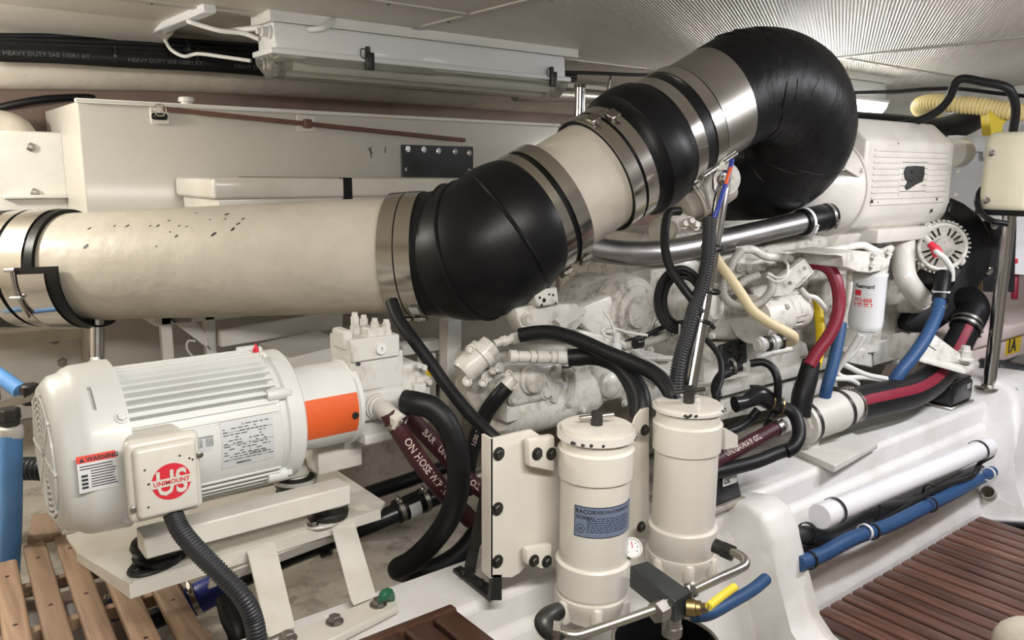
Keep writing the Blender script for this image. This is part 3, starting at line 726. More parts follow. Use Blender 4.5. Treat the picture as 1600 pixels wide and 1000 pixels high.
# ================================================================== ELECTRIC HYDRAULIC MOTOR
MY, MZ = 1.65, .722
def mx(px): return at(px, 700-(px-140)*.19, Y=MY).x
mo = thing('electric_motor', 'pale grey finned electric motor with red logo junction box', 'motor', (mx(280), MY, MZ-.15))
X = V((1, 0, 0))
xe, xr = mx(72), mx(180)
fc = part('fan_cover', M().lathe((xe, MY, MZ), X, [(.032, .001), (.032, .118), (0, .118), (.001, .128), (.018, .146), (.035, .150), (.042, .156), (.055, .161), (xr-xe-.012, .1635), (xr-xe, .1645), (xr-xe, .160)], 72), 'motor_grey', mo)
gr = M()
for i in range(9): gr.ring((xe-.004, MY, MZ), X, .018+i*.0115, .0225+i*.0115, .005, 40)
for i in range(8):
    a = i*math.pi/4; gr.obox(V((xe-.005, MY, MZ))+V((0, math.cos(a), math.sin(a)))*.015-V((0, -math.sin(a), math.cos(a)))*.003, (.006, 0, 0), V((0, math.cos(a), math.sin(a)))*.105, V((0, -math.sin(a), math.cos(a)))*.006)
part('grille', gr, 'motor_grey', fc)
def th(a, r): return V((0, -math.cos(R(a))*r, math.sin(R(a))*r))
MC = V((0, MY, MZ))
for a, xx in ((33, xr-.012), (-44, xr-.012), (110, xr-.012)):
    p = V((xx, 0, 0))+MC+th(a, .1635); part('bolt', M().bolt(p, th(a, 1), .0085, .008), 'motor_grey', fc)
carve(fc, M().obox(V((xr-.055, 0, 0))+MC+th(60, .150), (.007, 0, 0), th(40, .150)-th(60, .150), th(50, .03)))
# finned stator frame
xs0, xs1 = mx(178), mx(402)
prof = []
def arcp(a0, a1, r, n):
    for i in range(n+1): prof.append((a0+(a1-a0)*i/n, r))
ang = -80.0
while ang < -34: prof += [(ang, .129), (ang+1.0, .146), (ang+2.6, .146), (ang+3.6, .129)]; ang += 6.5
arcp(-33, 17, .1435, 12); prof += [(17.5, .139), (18.4, .139)]; arcp(19, 24, .1435, 2); prof += [(24.5, .139), (25.2, .139)]; arcp(26, 30, .1435, 2); prof += [(30.4, .136), (31.6, .136)]
ang = 32.5
while ang < 172: prof += [(ang, .131), (ang+.8, .1475), (ang+3.0, .1475), (ang+3.8, .131)]; ang += 6.6
arcp(174, 278, .135, 14)
part('finned_frame', M().prism([V((xs0, 0, 0))+MC+th(a, r) for a, r in prof], (xs1-xs0, 0, 0)), 'motor_grey', mo)
# drive end bell
xb0, xb1 = mx(394), mx(432)
part('end_bell', M().lathe((xb0, MY, MZ), X, [(0, .136), (.004, .140), (.012, .141), (.016, .134), (.026, .134), (.030, .1405), (xb1-xb0+.008, .1405), (xb1-xb0+.012, .136), (xb1-xb0+.014, .10)], 72), 'motor_grey', mo)
for a in (33, -45, 105):
    p = V((xb0-.012, 0, 0))+MC+th(a, .142); lug = M(); lug.cyl(p, p+X*.042, .013, n=14, bev=.003); lug.lathe(p+X*.042, X, [(0, .008), (.01, .008), (.012, .006)], 6); part('bolt_lug', lug, 'motor_grey', mo)
p = V((xb0+.01, 0, 0))+MC+th(84, .139)
gz = part('grease_nipple', M().lathe(p, th(84, 1), [(0, .007), (.008, .0065)], 10), 'label_white', mo)
part('cap', M().lathe(p+th(84, .008), th(84, 1), [(0, .0065), (.008, .0065), (.012, .003), (.018, .0022)], 10), 'label_red', gz, 'red grease nipple cap')
# curved plates on the frame
def mpatch(px0, px1, a0, a1, r, material, name, parent, t=.0009, label=None):
    m = M(); x0, x1 = mx(px0), mx(px1); vs = []; fs = []; n = 8
    for i in range(n+1):
        a = a0+(a1-a0)*i/n
        for (xx, rr) in ((x0, r), (x1, r), (x1, r+t), (x0, r+t)): vs.append(V((xx, 0, 0))+MC+th(a, rr))
    for i in range(n):
        for j in range(4): fs.append((i*4+j, i*4+(j+1) % 4, i*4+4+(j+1) % 4, i*4+4+j))
    fs += [(0, 1, 2, 3), (n*4, n*4+1, n*4+2, n*4+3)]
    m.faces(vs, fs); return part(name, m, material, parent, label)
def mfn(px0, a_top, r):
    x0 = mx(px0)
    return lambda x, y: V((x0+x, 0, 0))+MC+th(a_top+math.degrees(y/r), r)
npl = mpatch(310, 388, -20, 18, .1437, 'label_silver', 'nameplate', mo, label='silver nameplate with rows of small print')
ink = M(); fn = mfn(310, 18, .1449)
def bar(m, fn, x, y, w, h):
    nseg = 3
    for i in range(nseg):
        xa, xb_ = x+w*i/nseg, x+w*(i+1)/nseg
        m.faces([fn(xa, y), fn(xb_, y), fn(xb_, y+h), fn(xa, y+h)], [(0, 1, 2, 3)])
wpl = mx(388)-mx(310); random.seed(5)
for row in range(13):
    y = -.010-row*.0058; x = .004
    while x < wpl-.012:
        w = random.uniform(.004, .012)
        if random.random() < .72: bar(ink, fn, x, y, w, .0017)
        x += w+.0028
for yy in (-.022, -.047, -.079): bar(ink, fn, .002, yy, wpl-.004, .0007)
for x_ in (wpl*.52,): 
    for i in range(10): bar(ink, fn, x_, -.047-i*.0032, .0008, .0032)
part('print', ink, 'label_ink', npl, kind='stuff')
part('maker_name', text_flat(M(), 'EMERSON', (0, 0, 0), X, (0, 0, 1), .0065, .0002, fn=(lambda x, y: fn(.028+x, -.090+y))), 'label_ink', npl)
part('approval_mark', text_flat(M(), 'SP UL CE', (0, 0, 0), X, (0, 0, 1), .0075, .0002, fn=(lambda x, y: fn(wpl-.046+x, -.074+y))), 'label_ink', npl)
wl = mpatch(268, 295, -1, 11, .1437, 'label_silver', 'wiring_label', mo)
ink = M(); fn2 = mfn(268, 11, .1449)
for gx in (.004, .024):
    for i in range(5): bar(ink, fn2, gx+i*.003, -.023, .0012, .016)
bar(ink, fn2, .003, -.005, .036, .0016); part('print', ink, 'label_ink', wl, kind='stuff')
# warning label on the fan cover
def mp2(name, x0, x1, a0, a1, r, material, parent, label=None):
    m = M(); vs = []; fs = []; n = 8
    for i in range(n+1):
        a = a0+(a1-a0)*i/n
        for (xx, rr) in ((x0, r), (x1, r), (x1, r+.0008), (x0, r+.0008)): vs.append(V((xx, 0, 0))+MC+th(a, rr))
    for i in range(n):
        for j in range(4): fs.append((i*4+j, i*4+(j+1) % 4, i*4+4+(j+1) % 4, i*4+4+j))
    fs += [(0, 1, 2, 3), (n*4, n*4+1, n*4+2, n*4+3)]
    m.faces(vs, fs); return part(name, m, material, parent, label)
wx0 = mx(127)-.034; wx1 = wx0+.062
wr = .1622
wlab = mp2('warning_label', wx0, wx1, -10, 13, wr, 'label_white', mo, 'white warning label with a red heading')
mp2('red_heading', wx0, wx1, 9, 13.4, wr+.0006, 'warning_red', wlab)
fn3 = lambda x, y: V((wx0+x, 0, 0))+MC+th(13+math.degrees(y/wr), wr+.0018)
part('heading', text_flat(M(), 'WARNING', (0, 0, 0), X, (0, 0, 1), .0105, .0003, fn=lambda x, y: fn3(.015+x, -.0095+y)), 'label_ink', wlab)
tri = M(); tri.faces([fn3(.004, -.0095), fn3(.0125, -.0095), fn3(.00825, -.002)], [(0, 1, 2)]); part('warning_sign', tri, 'label_ink', wlab)
ink = M()
for row in range(9): bar(ink, fn3, .020 if row > 1 else .004, -.018-row*.0048, random.uniform(.034, .042) if row > 1 else .052, .0016)
for i in range(4): bar(ink, fn3, .005, -.036-i*.007, .010, .004)
part('print', ink, 'label_ink', wlab, kind='stuff')
# junction box with rounded lid and logo
JY = 1.415
jx0, jx1, jz0, jz1 = pspan(200, 684, 319, 812, JY)
tilt = 0.0
jb = part('junction_box', M().box(jx0+.012, jx1-.008, JY+.018, MY-.11, jz0+.008, jz1-.008, .02, 4), 'box_cream', mo)
jl = M(); jl.box(jx0, jx1, JY+.008, JY+.034, jz0, jz1, .0125, 4)
part('lid', jl, 'box_cream', jb)
jl2 = M(); jl2.box(jx0+.010, jx1-.010, JY-.006, JY+.02, jz0+.010, jz1-.010, .0095, 3)
part('lid_panel', jl2, 'box_cream', jb)
for (x, z) in ((jx0+.006, jz0+.03), (jx1-.003, jz1-.045)):
    part('screw', M().bolt((x, JY+.008, z), (0, -1, 0), .006, .004, washer=False, n=12), 'bolt_steel', jb)
lc = at(268, 752, Y=JY-.006); lr = 29.5*pxm(lc)
lg = part('logo', M().lathe(lc, (0, -1, 0), [(0, lr), (.0006, lr)], 40), 'label_red', jb, 'round red logo with white letters')
part('logo_letters', text_flat(M(), 'US', lc+V((0, -.0012, -lr*.66)), X, (0, 0, 1), lr*1.9, .0010, 'CENTER', width=lr*1.55), 'box_cream', lg)
bd = M(); bd.obox(lc+V((-lr*1.06, -.0016, -lr*.22)), (lr*2.12, 0, 0), (0, .0005, 0), (0, 0, lr*.44)); part('logo_band', bd, 'box_cream', lg)
part('logo_name', text_flat(M(), 'UNIMOUNT', lc+V((0, -.0019, -lr*.10)), X, (0, 0, 1), lr*.34, .0002, 'CENTER'), 'label_red', lg)
for (x, y) in [(281, 712), (301, 718), (226, 735), (296, 716), (232, 757), (232, 793)]:
    q = at(x, y, Y=JY-.0062); part('paint_chip', M().lathe(q, (0, -1, 0), [(0, .0022), (.0004, .0018)], 6), 'dark_iron', jb)

# coupling housing, orange patch and gear pump
xc0, xc1 = mx(432)+.01, mx(540)
ch = thing('coupling_housing', 'grey pump coupling housing with an orange label', 'housing', (xc0+.06, MY, MZ-.1))
part('housing', M().lathe((xc0, MY, MZ), X, [(0, .094), (xc1-xc0-.012, .094), (xc1-xc0-.010, .098), (xc1-xc0, .098), (xc1-xc0, .05)], 56), 'motor_grey', ch)
def chp(a0, a1, x0, x1, r, t):
    m = M(); vs = []; fs = []; n = 10
    for i in range(n+1):
        a = a0+(a1-a0)*i/n
        for (xx, rr) in ((x0, r), (x1, r), (x1, r+t), (x0, r+t)): vs.append(V((xx, 0, 0))+MC+th(a, rr))
    for i in range(n):
        for j in range(4): fs.append((i*4+j, i*4+(j+1) % 4, i*4+4+(j+1) % 4, i*4+4+j))
    fs += [(0, 1, 2, 3), (n*4, n*4+1, n*4+2, n*4+3)]
    return m.faces(vs, fs) and m
part('orange_label', chp(26, -30, xc0+.004, xc1-.014, .0942, .0008), 'orange_label', ch, 'bright orange blank label')
part('set_screw', M().lathe(V((xc1-.024, 0, 0))+MC+th(-5, .0945), th(-5, 1), [(0, .008), (.003, .008), (.0032, .004), (.001, .003)], 14), 'dark_steel', ch)
# rails, tray and legs
fr = thing('motor_frame', 'cream painted steel frame carrying the electric motor above the bed', 'frame', (.55, 1.5, .35))
TZ = .47
ra, rb = at(268, 834, Y=1.515), at(548, 756, Y=1.515)
part('rail', M().box(at(226, 850, Y=1.515).x, rb.x, 1.515, 1.575, .528, .572, .003, 1), 'box_cream', fr)
part('rail', M().box(at(226, 850, Y=1.515).x, rb.x, 1.73, 1.79, .528, .572, .003, 1), 'box_cream', fr)
ta = at(205, 925, Z=TZ-.02); tb_ = at(600, 800, Z=TZ)
part('tray', M().prism([(ta.x, ta.y, TZ), (tb_.x, ta.y+.01, TZ), (tb_.x+.03, ta.y+.04, TZ), (tb_.x+.03, 1.86, TZ), (ta.x-.06, 1.86, TZ), (ta.x-.055, ta.y+.2, TZ)], (0, 0, -.008)), 'box_cream', fr)
part('tray_lip', M().prism([(ta.x, ta.y-.003, TZ-.001), (tb_.x, ta.y+.007, TZ-.001), (tb_.x, ta.y+.007, TZ-.024), (ta.x, ta.y-.003, TZ-.032)], (0, .0055, 0)), 'box_cream', fr)
part('tray_side', M().prism([(ta.x-.003, ta.y-.003, TZ-.001), (ta.x-.058, ta.y+.2, TZ-.001), (ta.x-.058, ta.y+.2, TZ-.02), (ta.x-.003, ta.y-.003, TZ-.032)], (.0055, 0, 0)), 'box_cream', fr)
fz = .353
for (t0, t1, b0, b1) in [((389, 868), (431, 852), (420, 996), (461, 979)), ((519, 822), (551, 806), (553, 946), (588, 932))]:
    q = [at(*t0, Z=TZ-.006), at(*t1, Z=TZ-.006), at(*b1, Z=fz+.018), at(*b0, Z=fz+.018)]
    part('leg', M().prism(q, (0, .012, .004)), 'box_cream', fr)
fa, fb, fc_, fd = at(415, 1004, Z=fz+.02), at(600, 928, Z=fz+.02), at(622, 946, Z=fz+.02), at(500, 1008, Z=fz+.02)
part('foot_plate', M().prism([fa, fb, at(612, 929, Z=fz+.02), fc_, fd], (0, 0, -.018), .002, 1), 'box_cream', fr)
for (x, y) in [(450, 998), (523, 972), (591, 945)]:
    part('bolt', M().bolt(at(x, y, Z=fz+.02), (0, 0, 1), .0125, .014), 'bolt_steel', fr)
# diagonal strut behind and lower web
part('web', M().prism([at(330, 905, Z=TZ-.03), at(560, 820, Z=TZ-.03), at(560, 820, Z=TZ-.03)-V((0, -.02, .03)), at(330, 905, Z=TZ-.03)-V((0, -.02, .03))], (0, .008, 0)), 'box_cream', fr)
def mount(x, y, z, light, label):
    t = thing('vibration_mount', label, 'mount', (x, y, TZ))
    b = M(); n = 20
    pl = []
    for i in range(24):
        a = 2*math.pi*i/24; r_ = .040+.028*abs(math.cos(a))**4; pl.append((x+math.cos(a+.5)*r_, y+math.sin(a+.5)*r_, TZ))
    part('base_plate', M().prism(pl, (0, 0, .007), .002, 1), 'dark_iron' if not light else 'box_cream', t)
    part('rubber_dome', M().lathe((x, y, TZ+.006), (0, 0, 1), [(0, .045), (.012, .047), (.017, .042), (.022, .046), (.034, .050), (.044, .046), (.052, .022), (.058, .016)], 32), 'black_rubber' if not light else 'dark_iron', t)
    part('top_washer', M().lathe((x, y, TZ+.042), (0, 0, 1), [(0, .052), (.006, .052), (.010, .034), (.016, .03)], 32) if light else M().lathe((x, y, TZ+.046), (0, 0, 1), [(0, .028), (.006, .026), (.012, .018)], 24), 'pvc_grey' if light else 'dark_iron', t)
    for s_ in (-1, 1): part('bolt', M().bolt((x+s_*math.cos(.5)*.054, y+s_*math.sin(.5)*.054, TZ+.007), (0, 0, 1), .009, .008), 'bolt_steel' if light else 'dark_steel', t)
mm = at(248, 868, Z=TZ+.02); mount(mm.x, mm.y+.01, TZ, False, 'dark rubber vibration mount under the fan end of the motor')
mm = at(512, 797, Z=TZ+.02); mount(mm.x, mm.y, TZ, True, 'vibration mount with a pale washer under the pump end of the motor')
mount(.72, 1.76, TZ, True, 'vibration mount on the far rail under the pump end')
# green bonding strap at the foot plate
solo('bonding_strap', M().tube([at(593, 940, Z=.385), at(600, 930, Z=.40), at(607, 928, Z=.392), at(612, 936, Z=.375)], [.006, .011, .012, .008], 10, 5), 'green_paint', 'short green bonding strap end under the foot plate bolt', 'strap')
# corrugated cable conduit from the junction box
cp = [at(270, 802, D=1.44), at(283, 830, D=1.425), at(310, 862, D=1.41), at(345, 897, D=1.40), at(377, 930, D=1.40), at(394, 962, D=1.41), at(401, 1000, D=1.42), at(400, 1060, D=1.46)]
solo('corrugated_conduit', M().tube(cp, .0165, 16, 8, corr=(.0062, .0012)), 'black_conduit', 'black corrugated conduit drooping from the motor junction box', 'conduit', sharp=60)
# ================================================================== WOODEN GRATINGS
def slat_mesh(L, w, h, bev, notch=None):
    m = M(); m.box(-w/2, w/2, -L, 0, -h, 0, bev, 3); return m
def grating(name, label, slats, z, mt, beams, parent_loc):
    t = thing(name, label, 'grating', parent_loc)
    for (x, yfar, L, w, sh) in slats:
        m = M()
        o = V((x-w/2, yfar, z-.024)); m.obox(o, (w, 0, 0), (sh, -L, 0), (0, 0, .024), .007, 3)
        s_ = part('slat', m, mt, t)
        for f in (.10, .36, .62, .88):
            if mt == 'teak_light': part('plug', M().lathe((x+sh*f, yfar-L*f, z-.0005), (0, 0, 1), [(0, .0055), (.0008, .005)], 10), 'teak_stained', s_)
            elif f in (.10, .36) and mt == 'teak_dark': part('plug', M().lathe((x+sh*f*.9, yfar-L*f*.9, z-.0005), (0, 0, 1), [(0, .004), (.0006, .0035)], 8), 'teak_stained', s_)
    for (x0, x1, y) in beams:
        part('cross_bar', M().box(x0, x1, y-.012, y+.012, z-.05, z-.022, .002, 1), 'teak_light' if mt == 'teak_light' else 'teak_stained', t)
    return t
grating('teak_grating', 'light teak slatted grating under the fan end of the motor', [(.150, 2.20, .95, .052, -.05), (.222, 2.27, 1.02, .052, -.05), (.294, 2.28, 1.03, .052, -.05), (.368, 2.28, 1.03, .054, -.05), (.440, 2.05, .80, .056, -.045), (.078, 2.18, .95, .052, -.05), (.006, 2.18, .95, .052, -.05)],
        .30, 'teak_light', [(-.1, .47, 2.08), (-.1, .47, 1.86), (-.1, .46, 1.62), (-.1, .44, 1.40)], (.2, 1.8, .25))
sl = []
for i in range(19):
    x = 1.985+i*.0605
    sl.append((x, 1.128, 1.05, .0500, 0.0))
grating('floor_grating', 'dark reddish teak slatted floor grating in the aisle bay', sl, .0, 'teak_dark', [(1.95, 3.13, 1.05), (1.95, 3.13, .55), (1.95, 3.13, .15)], (2.5, .7, -.05))
part('edge_bar', M().box(1.925, 1.953, .08, 1.10, -.03, -.002, .003, 1), 'steel_brushed', bpy.data.objects['floor_grating'])
gz_ = .385; gc = at(713, 951, Z=gz_)
sl = [(gc.x-.028-i*.066, gc.y, .8, .056, 0.0) for i in range(9)]
grating('step_grating', 'dark brown raised teak step below the motor frame', sl, gz_, 'teak_stained', [(gc.x-.55, gc.x, gc.y-.04), (gc.x-.55, gc.x, gc.y-.4)], (gc.x-.3, gc.y-.4, .33))
part('end_bar', M().box(gc.x-.58, gc.x+.002, gc.y-.002, gc.y+.022, gz_-.032, gz_+.002, .005, 2), 'teak_stained', bpy.data.objects['step_grating'])
struct('step_support', M().box(gc.x-.56, gc.x-.03, gc.y-.7, gc.y-.03, -.1, gz_-.055), 'white_gelcoat', 'white step base below the raised teak step')
bag = at(1585, 985, Z=.0)
bg = thing('canvas_bag', 'beige rounded bag with a black side on the slatted floor', 'bag', bag)
bq_ = at(1618, 1015, Z=.05)
part('panel', M().sphere(bq_, 1, (.10, .10, .075), 24), 'cloth_beige', bg)
part('side', M().sphere(bq_+RT*.055+V((0, 0, .02)), 1, (.085, .085, .10), 24), 'black_plastic', bg)

# ================================================================== FUEL FILTERS
FY = 1.13; FR_ = .0745
def fuel_filter(name, label, lidpx, ys, xs_base, withlabel):
    c = at(lidpx[0], lidpx[1], Y=FY)
    xb = c.x
    def zf(y): return at(xs_base, y, Y=FY-FR_).z
    zl, z1, z2, z3, z4, zb = [zf(y) for y in ys]
    t = thing(name, label, 'filter', (xb, FY, zb))
    zt = c.z
    A = V((xb, FY, 0)); Zv = V((0, 0, 1))
    part('canister', M().lathe(A+Zv*zb, Zv, [(0, .070), (.01, .072), (zl-zb+.01, .072)], 56), 'filter_white', t)
    part('upper_collar', M().lathe(A+Zv*z2, Zv, [(0, .0725), (.002, .077), (z1-z2-.003, .0785), (z1-z2, .076), (z1-z2+.001, .072)], 56), 'filter_white', t)
    part('lower_collar', M().lathe(A+Zv*z4, Zv, [(-.004, .0725), (0, .076), (z3-z4-.003, .0795), (z3-z4, .077), (z3-z4+.001, .072)], 56), 'filter_white', t)
    ld = part('lid', M().lathe(A+Zv*(zl-.002), Zv, [(0, .074), (.002, .0795), (.006, .081), (zt-zl-.006, .081), (zt-zl-.001, .0785), (zt-zl, .070), (zt-zl-.002, .055), (zt-zl+.001, .03), (zt-zl+.002, .0)], 64), 'filter_lid', t)
    random.seed(len(name)+int(xb*100))
    for i in range(11):
        a = random.uniform(math.pi*1.05, math.pi*2.2); part('paint_chip', M().sphere(A+V((math.cos(a)*.0795, math.sin(a)*.0795, zt-random.uniform(.002, .006))), 1, (random.uniform(.002, .009), random.uniform(.002, .005), random.uniform(.002, .0042)), 8), 'dark_iron', ld)
    part('vent_plug', M().lathe(A+V((-.055, .012, zt-.001)), Zv, [(0, .012), (.002, .011), (.003, .008)], 18), 'filter_lid', ld)
    th_ = part('handle_boss', M().lathe(A+Zv*(zt-.001), Zv, [(0, .0125), (.042, .0125), (.044, .010)], 20), 'dark_iron', t)
    part('tee_handle', M().cyl(A+V((0, 0, zt+.028))-RT*.036, A+V((0, 0, zt+.036))+RT*.036, .0052, n=12, bev=.002), 'steel_brushed' if withlabel else 'dark_iron', th_)
    # base casting
    part('base_casting', M().lathe(A+Zv*(zb-.05), Zv, [(0, .05), (.008, .066), (.03, .070), (.048, .078), (.058, .078), (.06, .07)], 40), 'filter_white', t)
    for a in (-1.2, -2.2, -.2, 2.0, 3.1, .9):
        p = A+V((math.cos(a)*.074, math.sin(a)*.074, zb-.045)); part('lug', M().obox(p+V((-.010, -.010, 0)), (.02, 0, 0), (0, .02, 0), (0, 0, .05), .005, 2), 'filter_white', t)
    return t, A, (zl, z1, z2, z3, z4, zb)
f1, A1, Z1 = fuel_filter('fuel_filter', 'white fuel filter canister with a blue printed label', (932, 674), (698, 724, 772, 905, 953, 965), 930, True)
f2, A2, Z2 = fuel_filter('fuel_filter', 'plain white fuel filter canister behind the leaning chrome pole', (1076, 632), (661, 683, 729, 849, 890, 897), 1072, False)
# label of the first filter
def fpatch(A, a0, a1, z0, z1, r, t=.0006, n=14):
    m = M(); vs, fs = [], []
    for i in range(n+1):
        a = a0+(a1-a0)*i/n
        for (rr, z) in ((r, z0), (r, z1), (r+t, z1), (r+t, z0)): vs.append(A+V((math.cos(a)*rr, math.sin(a)*rr, z)))
    for i in range(n):
        for j in range(4): fs.append((i*4+j, i*4+(j+1) % 4, i*4+4+(j+1) % 4, i*4+4+j))
    fs += [(0, 1, 2, 3), (n*4, n*4+1, n*4+2, n*4+3)]
    m.faces(vs, fs); return m
za, zb_ = at(940, 848, Y=FY-FR_).z, at(940, 800, Y=FY-FR_).z
aview = math.atan2(CAM.y-FY, CAM.x-A1.x)
aL, aR = aview-R(33), aview+R(80)
lb = part('label', fpatch(A1, aL, aR, za, zb_, .0722), 'label_navy', f1, 'dark bordered blue filter label')
part('field', fpatch(A1, aL+.03, aR-.03, za+.002, zb_-.002, .0729), 'label_blue', lb)
hL = zb_-za
def ffn(x, y): 
    a = aL+.05+x/.073; return A1+V((math.cos(a)*.0739, math.sin(a)*.0739, za+y))
part('maker_name', text_flat(M(), 'RACOR', (0, 0, 0), X, (0, 0, 1), .0125, .0003, fn=lambda x, y: ffn(x, hL-.014+y)), 'label_ink', lb)
part('type_name', text_flat(M(), 'DIESEL FUEL FILTER/SEPARATOR', (0, 0, 0), X, (0, 0, 1), .0088, .0002, width=.078, fn=lambda x, y: ffn(.043+x, hL-.0125+y)), 'label_ink', lb)
part('model_number', text_flat(M(), '75/1000MAX', (0, 0, 0), X, (0, 0, 1), .0105, .0002, width=.041, fn=lambda x, y: ffn(x, hL-.026+y)), 'label_ink', lb)
ul = M(); text_flat(ul, 'UL', (0, 0, 0), X, (0, 0, 1), .0085, .0002, fn=lambda x, y: ffn(.006+x, .016+y)); 
part('approval_mark', ul, 'label_ink', lb)
rg = M()
for i in range(24):
    a, b = 2*math.pi*i/24, 2*math.pi*(i+1)/24; c_ = (.0105, .019)
    rg.faces([ffn(c_[0]+math.cos(t_)*r_, c_[1]+math.sin(t_)*r_) for t_, r_ in ((a, .0085), (b, .0085), (b, .0096), (a, .0096))], [(0, 1, 2, 3)])
part('approval_ring', rg, 'label_ink', lb)
ink = M(); random.seed(9)
for row in range(7):
    x = .024 if row else .044
    while x < .118:
        w = random.uniform(.004, .012); bar(ink, ffn, x, hL-.024-row*.0048, w, .0018); x += w+.0022
part('print', ink, 'label_navy', lb, kind='stuff')
# bracket that carries both filters
br = thing('filter_bracket', 'white folded steel bracket behind the two fuel filters', 'bracket', at(800, 900, Y=1.255))
BY = 1.225
bp_ = [(767, 686), (800, 678), (830, 671), (850, 684), (870, 700), (985, 676), (994, 652), (1003, 640), (1014, 637), (1014, 880), (985, 905), (870, 890), (842, 876), (826, 880), (812, 895), (800, 902), (767, 902)]
part('plate', M().prism([at(x, y, Y=BY) for x, y in bp_], (0, .006, 0)), 'filter_white', br)
q0, q1 = at(766, 686, Y=BY), at(766, 904, Y=BY)
part('return_flange', M().prism([q0, q1, q1+V((.004, .035, 0)), q0+V((.004, .035, 0))], (.006, 0, 0)), 'filter_white', br)
part('ear', M().prism([at(x, y, Y=BY-.03) for x, y in ((826, 686), (868, 680), (868, 738), (828, 730))], (0, .02, 0), .006, 2), 'filter_white', br)
part('ear', M().prism([at(x, y, Y=BY-.03) for x, y in ((823, 858), (864, 850), (862, 890), (848, 884), (824, 884))], (0, .02, 0), .006, 2), 'filter_white', br)
part('ear', M().prism([at(x, y, Y=BY-.02) for x, y in ((1132, 668), (1154, 680), (1154, 700), (1132, 704))], (0, .02, 0), .003, 1), 'filter_white', br)
for (x, y) in [(779, 709), (777, 795), (777, 877)]: part('bolt', M().bolt(at(x, y, Y=BY), (0, -1, 0), .010, .007), 'dark_steel', br)
for (x, y) in [(839, 709), (861, 709), (834, 876), (854, 877), (1007, 672), (1001, 823)]: part('bolt', M().bolt(at(x, y, Y=BY-.03), (0, -1, 0), .0095, .009), 'dark_steel', br)
st = M(); q = [at(770, 898, Y=BY), at(784, 898, Y=BY), at(784, 938, Y=BY), at(766, 938, Y=BY)]; st.prism(q, (0, .01, 0))
part('foot_post', st, 'dark_steel', br)
part('foot_angle', M().prism([at(708, 893, Z=.354), at(720, 888, Z=.354), at(782, 928, Z=.354), at(766, 940, Z=.354)], (0, 0, .007)), 'dark_steel', br)
for (x, y) in [(725, 899), (752, 915)]: part('bolt', M().bolt(at(x, y, Z=.361), (0, 0, 1), .007, .014), 'dark_steel', br)
part('strut', M().prism([at(760, 745, D=1.78), at(770, 745, D=1.78), at(742, 895, D=1.80), at(728, 895, D=1.80)], (0, .01, 0)), 'dark_steel', br)
# switching manifold between the filters, with steel pipes and valve
mf = thing('filter_manifold', 'dark grey square valve block between the fuel filters', 'manifold', at(1050, 970, D=1.45))
a, b, c, d = at(984, 884, Z=.475), at(1012, 876, Z=.475), at(1082, 925, Z=.475), at(1055, 939, Z=.475)
part('block', M().prism([a, b, c, d], (0, 0, -.046), .002, 1), 'dark_plate', mf)
n1 = (a-d).normalized(); sd = (c-d).normalized(); endc = (c+d)/2+V((0, 0, -.024))
part('port_nut', M().lathe(d+n1*.02+V((0, 0, -.022)), -sd, [(0, .017), (.012, .017), (.013, .02), (.036, .02), (.038, .015)], 6), 'bolt_steel', mf)
part('port_nut', M().lathe(c+n1*.018+V((0, 0, -.010)), sd, [(0, .013), (.01, .013), (.011, .016), (.02, .016), (.022, .011)], 6), 'bolt_steel', mf)
vb = part('valve_body', M().lathe(endc+sd*.006, sd-n1*.9, [(0, .017), (.016, .017), (.018, .014), (.028, .014), (.03, .009), (.04, .009)], 20), 'brass', mf, 'dull brass valve stem')
hq = endc+(sd-n1*.9).normalized()*.03
part('valve_lever', M().obox(hq+V((0, 0, -.006)), (at(1107, 953, D=1.43)-hq), (0, 0, .018), n1*.004), 'steel_brushed', vb)
part('lever_grip', M().tube(path([(1107, 948, 1.43), (1130, 930, 1.46), (1148, 917, 1.48)]), .008, 10, 3), 'yellow_paint', vb, 'yellow lever grip')
part('drain_nut', M().lathe(endc+n1*.03+V((0, 0, -.02)), (0, 0, -1), [(0, .017), (.03, .017), (.032, .02), (.05, .02)], 12), 'bolt_steel', mf)
solo('fuel_pipe', M().tube(path([(1026, 951, 1.475), (980, 967, 1.465), (930, 984, 1.455), (903, 992, 1.45), (888, 991, 1.452), (876, 986, 1.46)]), .0088, 14, 6), 'steel_brushed', 'bright steel fuel pipe bending round the labelled filter', 'pipe')
solo('fuel_pipe', M().tube(path([(1084, 922, 1.48), (1120, 905, 1.515), (1152, 891, 1.545), (1163, 884, 1.56), (1164, 875, 1.58), (1152, 866, 1.61), (1138, 862, 1.635)]), .0092, 14, 6), 'steel_brushed', 'bright steel fuel pipe curving up to the plain filter', 'pipe')
e_ = thing('pipe_elbow', 'dark steel elbow fitting at the foot of the labelled filter', 'fitting', at(860, 985, D=1.46))
part('elbow', M().tube(path([(872, 955, 1.50), (858, 962, 1.475), (849, 972, 1.46), (856, 985, 1.455), (868, 990, 1.455), (878, 986, 1.455)]), [.0165, .0175, .0175, .0165, .015, .013], 16, 5), 'dark_steel', e_)
part('nut', M().lathe(at(862, 984, D=1.455), at(880, 987, D=1.455)-at(862, 984, D=1.455), [(0, .019), (.014, .019), (.016, .015)], 6), 'bolt_steel', e_)
e_ = thing('pipe_elbow', 'dark steel elbow fitting beside the plain filter', 'fitting', at(1135, 870, D=1.63))
part('elbow', M().tube(path([(1116, 852, 1.66), (1127, 857, 1.65), (1138, 862, 1.635)]), .015, 16, 4), 'dark_steel', e_)
part('nut', M().lathe(at(1131, 859, D=1.645), at(1145, 865, D=1.63)-at(1131, 859, D=1.645), [(0, .018), (.02, .018), (.022, .013)], 6), 'dark_steel', e_)
